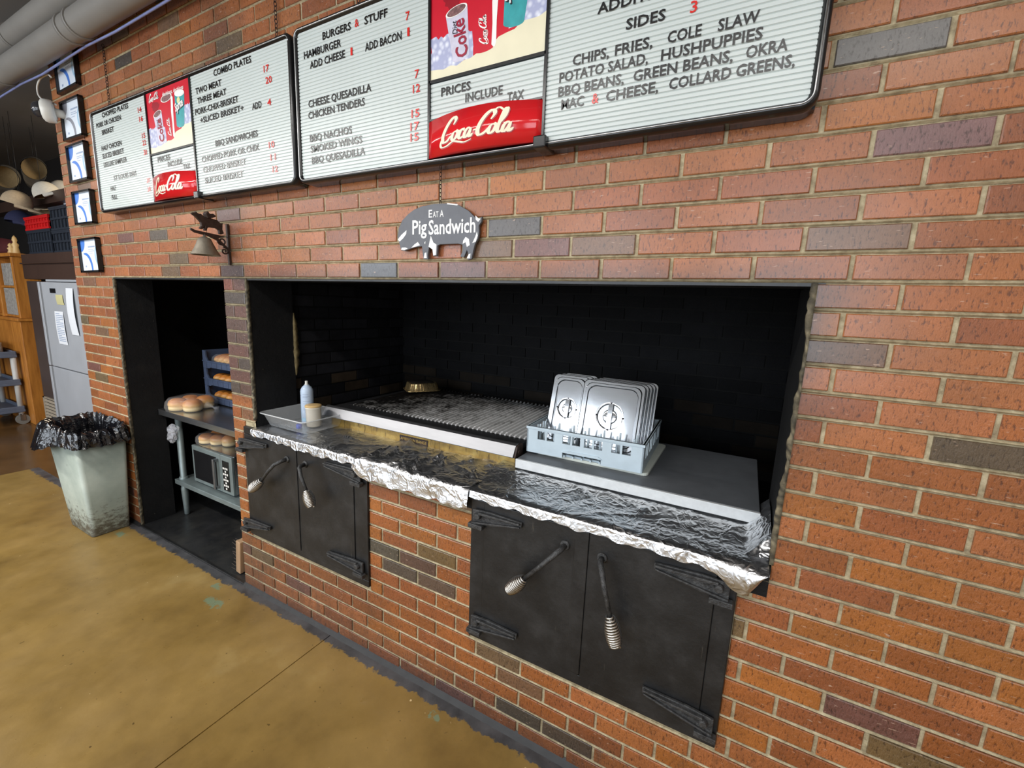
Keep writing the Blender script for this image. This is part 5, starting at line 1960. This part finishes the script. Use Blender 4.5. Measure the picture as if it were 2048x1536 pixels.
# ------------------------------------------------------------------ overhead pipes, cable and camera dome
pw_ = None
for nm, y, z, r, lab in (('pipe', -.13, 3.085, .068, 'lower grey painted pipe running along the top of the brick wall'), ('pipe', -.115, 3.262, .066, 'upper grey painted pipe close under the ceiling')):
    t_ = thing(nm, (-1.2, y, z), lab, 'pipe', 'overhead pipes')
    part('pipe_run', MB().tube([(-8.4 + i * 1.8, y, z) for i in range(9)], r, 22), 'pipe', t_)
    for cxp in (-.95, .18, .30) if z < 3.2 else (-.72, .95):
        part('coupling', MB().tube([(cxp - .012, y, z), (cxp + .012, y, z)], r + .006, 22), 'pipe', t_)
solo('cable', MB().tube([(-4.0 + i * .35, -.075 - .004 * sin(i * 1.7), 3.020 + .004 * sin(i * 2.3)) for i in range(30)], .006, 8), 'blue_wire', 'thin blue grey cable running under the lower pipe', 'cable')

cm = thing('security_camera', (-.50, -.022, 2.80), 'white security camera with a smoked dome at the left end of the brick wall', 'camera')
AX = Vector((-.42, -.90, -.08)).normalized()
c0 = Vector((-.458, -.094, 2.790))
E1 = AX.cross(Vector((0, 0, 1))).normalized()
E2 = E1.cross(AX)


def axlathe(prof, seg=24):
    m_ = MB()
    m_.loft([[c0 + AX * h + (E1 * cos(2 * pi * j / seg) + E2 * sin(2 * pi * j / seg)) * r for j in range(seg)] for r, h in prof])
    return m_


part('housing', axlathe([(.058, -.045), (.066, -.040), (.068, -.006), (.062, .008), (.052, .014), (.050, .016)]), 'white_plastic', cm)
part('mount', MB().tube([c0 - AX * .05, c0 - AX * .02], [.045, .06], 16).tube([(-.428, -.003, 2.79), c0 - AX * .035], .026, 12), 'white_plastic', cm)
part('dome', axlathe([(.050, .012), (.049, .026), (.043, .042), (.030, .054), (.014, .060), (.003, .061)]), 'dome', cm, label='smoked clear dome')
part('cable', MB().tube([Vector((a, -.050, b)) for i, (a, b) in enumerate(catmull([(-.42, 2.835), (-.50, 2.868), (-.60, 2.890), (-.675, 2.935), (-.68, 2.985), (-.62, 3.020), (-.54, 3.025), (-.47, 3.02), (-.44, 3.00)], 5))], .0055, 7), 'white_plastic', cm)

# ------------------------------------------------------------------ kitchen beyond the end of the wall
FY = .50
fr = thing('refrigerator', (-2.75, .85, 0.0), 'tall steel and dark brown refrigerator standing beyond the end of the brick wall', 'refrigerator')
part('body', MB().box(-3.67, FY, .40, -1.70, 1.25, 1.745).box(-3.67, FY + .03, .04, -1.70, 1.25, .42), 'fridge_brown', fr, .006)
part('top_panel', MB().box(-3.62, FY - .025, 1.765, -1.70, 1.25, 2.035).box(-3.60, FY - .05, 1.925, -1.70, FY - .02, 1.94), 'hood_brown', fr, .006)
part('top_rail', MB().box(-2.95, FY - .035, 1.742, -1.70, FY, 1.764), 'fridge_steel', fr, .003)
for z0, z1 in ((.835, 1.735), (.06, .825)):
    d = part('door', MB().box(-3.02, FY - .055, z0, -1.72, FY - .003, z1), 'fridge_steel', fr, .006)
    part('door_edge', MB().box(-3.115, FY - .060, z0, -3.065, FY - .003, z1), 'fridge_steel', d, .004)
    part('grip_recess', MB().box(-3.068, FY - .030, z0, -3.012, FY - .003, z1), 'black_metal', d)
    if z0 > .5:
        part('badge', MB().box(-2.78, FY - .060, 1.625, -2.64, FY - .0545, 1.672), 'board_black', d, label='small black badge')
v_ = MB()
v_.box(-3.66, FY - .012, .12, -3.62, FY + .01, .40).box(-3.66, FY - .012, .385, -3.13, FY + .01, .40).box(-3.66, FY - .012, .12, -3.13, FY + .01, .135)
for i in range(6):
    z = .150 + i * .040
    v_.prism([(FY - .020, z), (FY - .016, z - .003), (FY + .006, z + .014), (FY + .002, z + .017)], 'x', -3.62, -3.13)
part('vent_grille', v_, 'vent', fr)
part('vent_gap_shade', MB().box(-3.64, FY + .012, .125, -3.13, FY + .029, .40), 'dark', fr)  # near-black panel painting the shade between the vent slats


def sheet(name, x0, x1, z0, z1, y, mat, label, n=10, wav=.006, lines=False):
    m_ = MB()
    for i in range(n + 1):
        u = i / n
        z = z1 + (z0 - z1) * u
        dy = -wav * sin(u * 3.0) - .001
        for x in (x0, x1):
            m_.v.append((x + .02 * (u - .5), y + dy, z))
    for i in range(n):
        m_.face((2 * i, 2 * i + 1, 2 * i + 3, 2 * i + 2))
    if lines:
        for i in range(16):
            u = .08 + i * .055
            z = z1 + (z0 - z1) * u
            yy = y - wav * sin(u * 3.0) - .003
            k = len(m_.v)
            w_ = (x1 - x0) * (.78 if i % 4 else .4)
            m_.v += [(x0 + .03 + .02 * (u - .5), yy, z), (x0 + .03 + w_, yy, z), (x0 + .03 + w_, yy, z + .007), (x0 + .03 + .02 * (u - .5), yy, z + .007)]
            m_.face((k, k + 1, k + 2, k + 3), 1)
    return solo(name, m_, [mat, 'cert_text'] if lines else mat, label, 'paper', 'notices on the refrigerator')


sheet('notice', -2.73, -2.50, 1.10, 1.44, FY - .057, 'paper', 'white printed notice taped in the middle of the upper refrigerator door', lines=True)
sheet('notice', -2.34, -2.17, 1.22, 1.68, FY - .060, 'paper', 'long white paper hanging at the right of the upper refrigerator door', wav=.014)
sheet('notice', -2.64, -2.46, 1.51, 1.61, FY - .057, 'paper_yellow', 'faded yellow slip high on the upper refrigerator door', wav=.003)


def crate(label, x0, x1, y0, y1, z0, z1, mat, nrib=9):
    t_ = thing('crate', ((x0 + x1) / 2, (y0 + y1) / 2, z0), label, 'crate', 'crates on the refrigerator')
    H = z1 - z0
    m_ = MB()
    for a, b, c_, d in ((x0, x1, y0, y0 + .012), (x0, x1, y1 - .012, y1), (x0, x0 + .012, y0, y1), (x1 - .012, x1, y0, y1)):
        m_.box(a, c_, z0 + .002, b, d, z1 - .012)
    part('crate_wall', m_, mat, t_)
    m_ = MB()
    for i in range(nrib):
        x = x0 + .02 + (x1 - x0 - .04) * i / (nrib - 1)
        m_.box(x - .008, y0 - .012, z0 + .01, x + .008, y0, z1 - .01)
        m_.box(x1, y0 + .02 + (y1 - y0 - .05) * i / (nrib - 1), z0 + .01, x1 + .012, y0 + .036 + (y1 - y0 - .05) * i / (nrib - 1), z1 - .01)
    for z in (z0 + .012, z0 + H * .5, z1 - .02):
        m_.box(x0 - .002, y0 - .014, z - .01, x1 + .002, y0 + .002, z + .01)
    part('rib', m_, mat, t_)
    part('crate_base', MB().box(x0 + .005, y0 + .005, z0, x1 - .005, y1 - .005, z0 + .012), mat, t_)
    part('rim', MB().box(x0 - .012, y0 - .016, z1 - .014, x1 + .012, y0 + .012, z1).box(x0 - .012, y1 - .012, z1 - .014, x1 + .012, y1 + .012, z1).box(x0 - .012, y0, z1 - .014, x0 + .012, y1, z1).box(x1 - .012, y0, z1 - .014, x1 + .012, y1, z1), mat, t_)


crate('blue black crate at the bottom left of the stack on the refrigerator', -3.50, -2.82, .53, 1.1, 2.036, 2.285, 'crate_black')
crate('blue black crate at the bottom right of the stack, touching the brick wall in view', -2.78, -2.05, .53, 1.1, 2.036, 2.255, 'crate_black')
crate('red crate on the top left of the stack of crates', -3.52, -2.84, .53, 1.1, 2.286, 2.428, 'crate_red')
crate('blue black crate on the top right of the stack, beside the red crate', -2.78, -2.05, .53, 1.1, 2.256, 2.485, 'crate_black')
wb = thing('white_box', (-3.05, .92, 2.4285), 'pale blue white box standing on the red crate', 'box')
part('box_body', MB().box(-3.28, .80, 2.430, -2.84, 1.05, 2.60), 'can_blue', wb, .004)
part('lid', MB().box(-3.29, .79, 2.601, -2.83, 1.06, 2.625), 'paper', wb, .004)

# half wall with pine shelving behind
struct('wall_half', MB().box(-6.5, .46, 0, -3.93, .62, 1.27), 'wood', .006)
struct('trim_8', MB().box(-6.5, .44, 1.271, -3.91, .64, 1.305), 'wood', .005)
sh = thing('shelf_unit', (-5.0, .62, 1.306), 'orange pine shelf unit standing on the half wall at the left edge', 'shelf')
for x in (-5.75, -5.02, -4.62, -4.02):
    part('upright', MB().box(x, .48, 1.306, x + .06, .68, 2.02), 'wood', sh, .004)
part('top_board', MB().box(-6.4, .46, 2.021, -3.94, .70, 2.06), 'wood', sh, .004)
for z in (1.31, 1.66):
    part('shelf_board', MB().box(-6.4, .50, z, -3.965, .68, z + .025), 'wood', sh, .003)
part('back_board', MB().box(-6.4, .682, 1.306, -3.965, .70, 2.02), 'wood', sh)
solo('stone_tile_panel', MB().box(-4.50, .50, 1.336, -4.08, .52, 1.655), 'stone', 'grey stone patterned panel propped on the lower shelf of the pine unit', 'panel', bw=.004)
solo('stone_tile_panel', MB().box(-4.50, .51, 1.686, -4.10, .53, 1.95), 'stone', 'grey stone patterned panel propped on the upper shelf of the pine unit', 'panel', bw=.004)
for k, (x, h, lb) in enumerate(((-4.10, .21, 'tall pale wooden figurine on the right end of the pine unit'), (-4.27, .13, 'short pale wooden figurine left of the tall one on the pine unit'))):
    solo('figurine', MB().lathe([(.030, 0), (.034, .01), (.024, h * .35), (.032, h * .5), (.016, h * .62), (.024, h * .74), (.018, h * .88), (.003, h)], x, .56, 16, z0=2.061), 'tan_lid', lb, 'figurine', 'figurines on the shelf unit')
solo('folded_cloth', MB().loft([[(-4.80 + p[0] * s_, .58 + p[1] * s_, 2.0608 + z) for p in rrect(.62, .22, .06, 5)] for s_, z in ((1, 0), (1.04, .05), (.98, .12), (.8, .19), (.3, .21))]), 'maroon', 'dark maroon cloth heaped on top of the pine unit', 'cloth')
struct('wall_kitchen_dark', MB().box(-8.4, 1.4, 0, -3.7, 1.5, ZTOP), 'dark_wall')
struct('trim_9', MB().box(-6.4, .72, 2.62, -2.0, .84, 2.74), 'hood_brown', label='dark wooden beam over the kitchen')

# cart
crt = thing('utility_cart', (-4.45, .2, 0.0), 'grey utility cart with three shelves at the left edge of the photo', 'cart')
for z in (.155, .49, .83):
    part('cart_shelf', MB().box(-4.80, -.02, z, -4.08, .43, z + .035).box(-4.80, -.02, z + .03, -4.08, -.005, z + .075).box(-4.80, .415, z + .03, -4.08, .43, z + .075).box(-4.095, -.02, z + .03, -4.08, .43, z + .075).box(-4.80, -.02, z + .03, -4.785, .43, z + .075), 'cart_grey', crt, .006)
for x in (-4.765, -4.115):
    for y in (.01, .40):
        part('post', MB().tube([(x, y, .12), (x, y, .90)], .028, 12), 'cart_post', crt)
        w = part('caster', MB().tube([(x - .018, y, .062), (x + .018, y, .062)], .062, 18), 'rubber', crt)
        part('caster_fork', MB().box(x - .026, y - .022, .05, x - .021, y + .022, .13).box(x + .021, y - .022, .05, x + .026, y + .022, .13).box(x - .026, y - .022, .122, x + .026, y + .022, .13), 'silver_edge', w)
solo('folded_towel', MB().loft([[(-4.5 + p[0], .2 + p[1], .9065 + z) for p in rrect(.5, .34, .05, 4)] for z in (-.0405, .05, .09)]), 'stone', 'folded greyish towel on the top shelf of the cart', 'towel', bw=.006)

# caps hanging from the beam


def cap_thing(label, loc, opening, brim, crown, inner):
    t_ = thing('baseball_cap', loc, label, 'cap', 'caps hanging in the kitchen')
    m_ = MB()
    R = []
    for i in range(8):
        a = pi / 2 * i / 7
        R.append([(.085 * cos(a) * cos(2 * pi * j / 20), .10 * cos(a) * sin(2 * pi * j / 20), .115 * sin(a) ** .9) for j in range(20)])
    m_.loft(R, False, True)
    part('crown', m_, crown, t_, local=True)
    n_ = MB()
    R = []
    for i in range(7):
        a = pi / 2 * i / 6
        R.append([(.080 * cos(a) * cos(2 * pi * j / 20), .095 * cos(a) * sin(2 * pi * j / 20), .002 + .10 * sin(a)) for j in range(20)])
    n_.loft(R, False, True)
    part('lining', n_, inner, t_, local=True)
    b = MB()
    P0, P1, P2 = [], [], []
    for j in range(13):
        a = -pi * .92 + pi * .84 * j / 12
        P0.append((.083 * cos(a), .097 * sin(a), .004))
        P1.append((.082 * cos(a), .10 * sin(a) - .055 * sin(pi * j / 12), .000 - .010 * abs(cos(a))))
        P2.append((.074 * cos(a), .10 * sin(a) - .085 * sin(pi * j / 12), -.006 - .018 * abs(cos(a))))
    b.loft([P0, P1, P2, [(p[0], p[1], p[2] - .004) for p in P2], [(p[0], p[1], p[2] - .004) for p in P1], [(p[0], p[1], p[2] - .004) for p in P0]], False, False, False)
    part('brim', b, crown, t_, local=True)
    t_.scale = (1.3, 1.3, 1.3)
    zc = -Vector(opening).normalized()
    yc = -(Vector(brim) - zc * Vector(brim).dot(zc)).normalized()
    xc = yc.cross(zc)
    R3 = Matrix((xc, yc, zc)).transposed()
    t_.rotation_euler = R3.to_euler()
    top = Vector((0, 0, .113))
    up = R3.transposed() @ Vector((0, 0, (ZTOP - loc[2] - (R3 @ top).z * 1.3) / 1.3))
    part('hanging_cord', MB().tube([top, top + up], .0014, 5), 'black_metal', t_, local=True)
    return t_


CAPS = [('large charcoal cap hanging highest, its pale lining facing out', (-3.9, .76, 3.04), (.8, -.25, -.5), (.15, -.2, -1), 'cap_dark', 'cap_inner'),
        ('charcoal cap with a pale edge hanging lower left of the highest cap', (-3.75, .48, 2.86), (.7, -.5, -.5), (-.1, -.5, -1), 'cap_dark', 'cap_inner'),
        ('white cap hanging at the right end of the row of caps', (-3.95, .99, 2.83), (-.3, -.1, -1), (.6, .6, -.6), 'cap_white', 'cap_white'),
        ('white cap with dark marks, second from the right, below the white end cap', (-3.45, .72, 2.70), (.2, .3, -1), (.7, .5, -.3), 'cap_white', 'cap_inner'),
        ('tan cap in the middle of the lowest row of caps', (-4.2, .85, 2.60), (.2, -.1, -1), (.9, .2, -.4), 'cap_tan', 'cap_inner'),
        ('tan cap left of the middle in the lowest row, brim pointing down', (-3.6, .50, 2.57), (-.2, -.2, -1), (.5, .6, -.7), 'cap_tan', 'cap_inner'),
        ('navy cap lowest of all beneath the tan caps', (-4.1, .62, 2.42), (0, -.2, -1), (.6, .3, -.4), 'cap_navy', 'cap_navy'),
        ('tan cap at the left edge of the photo', (-3.75, .24, 2.66), (.2, .2, -1), (.4, -.8, -.3), 'cap_tan', 'cap_inner')]
for c_ in CAPS:
    cap_thing(*c_)
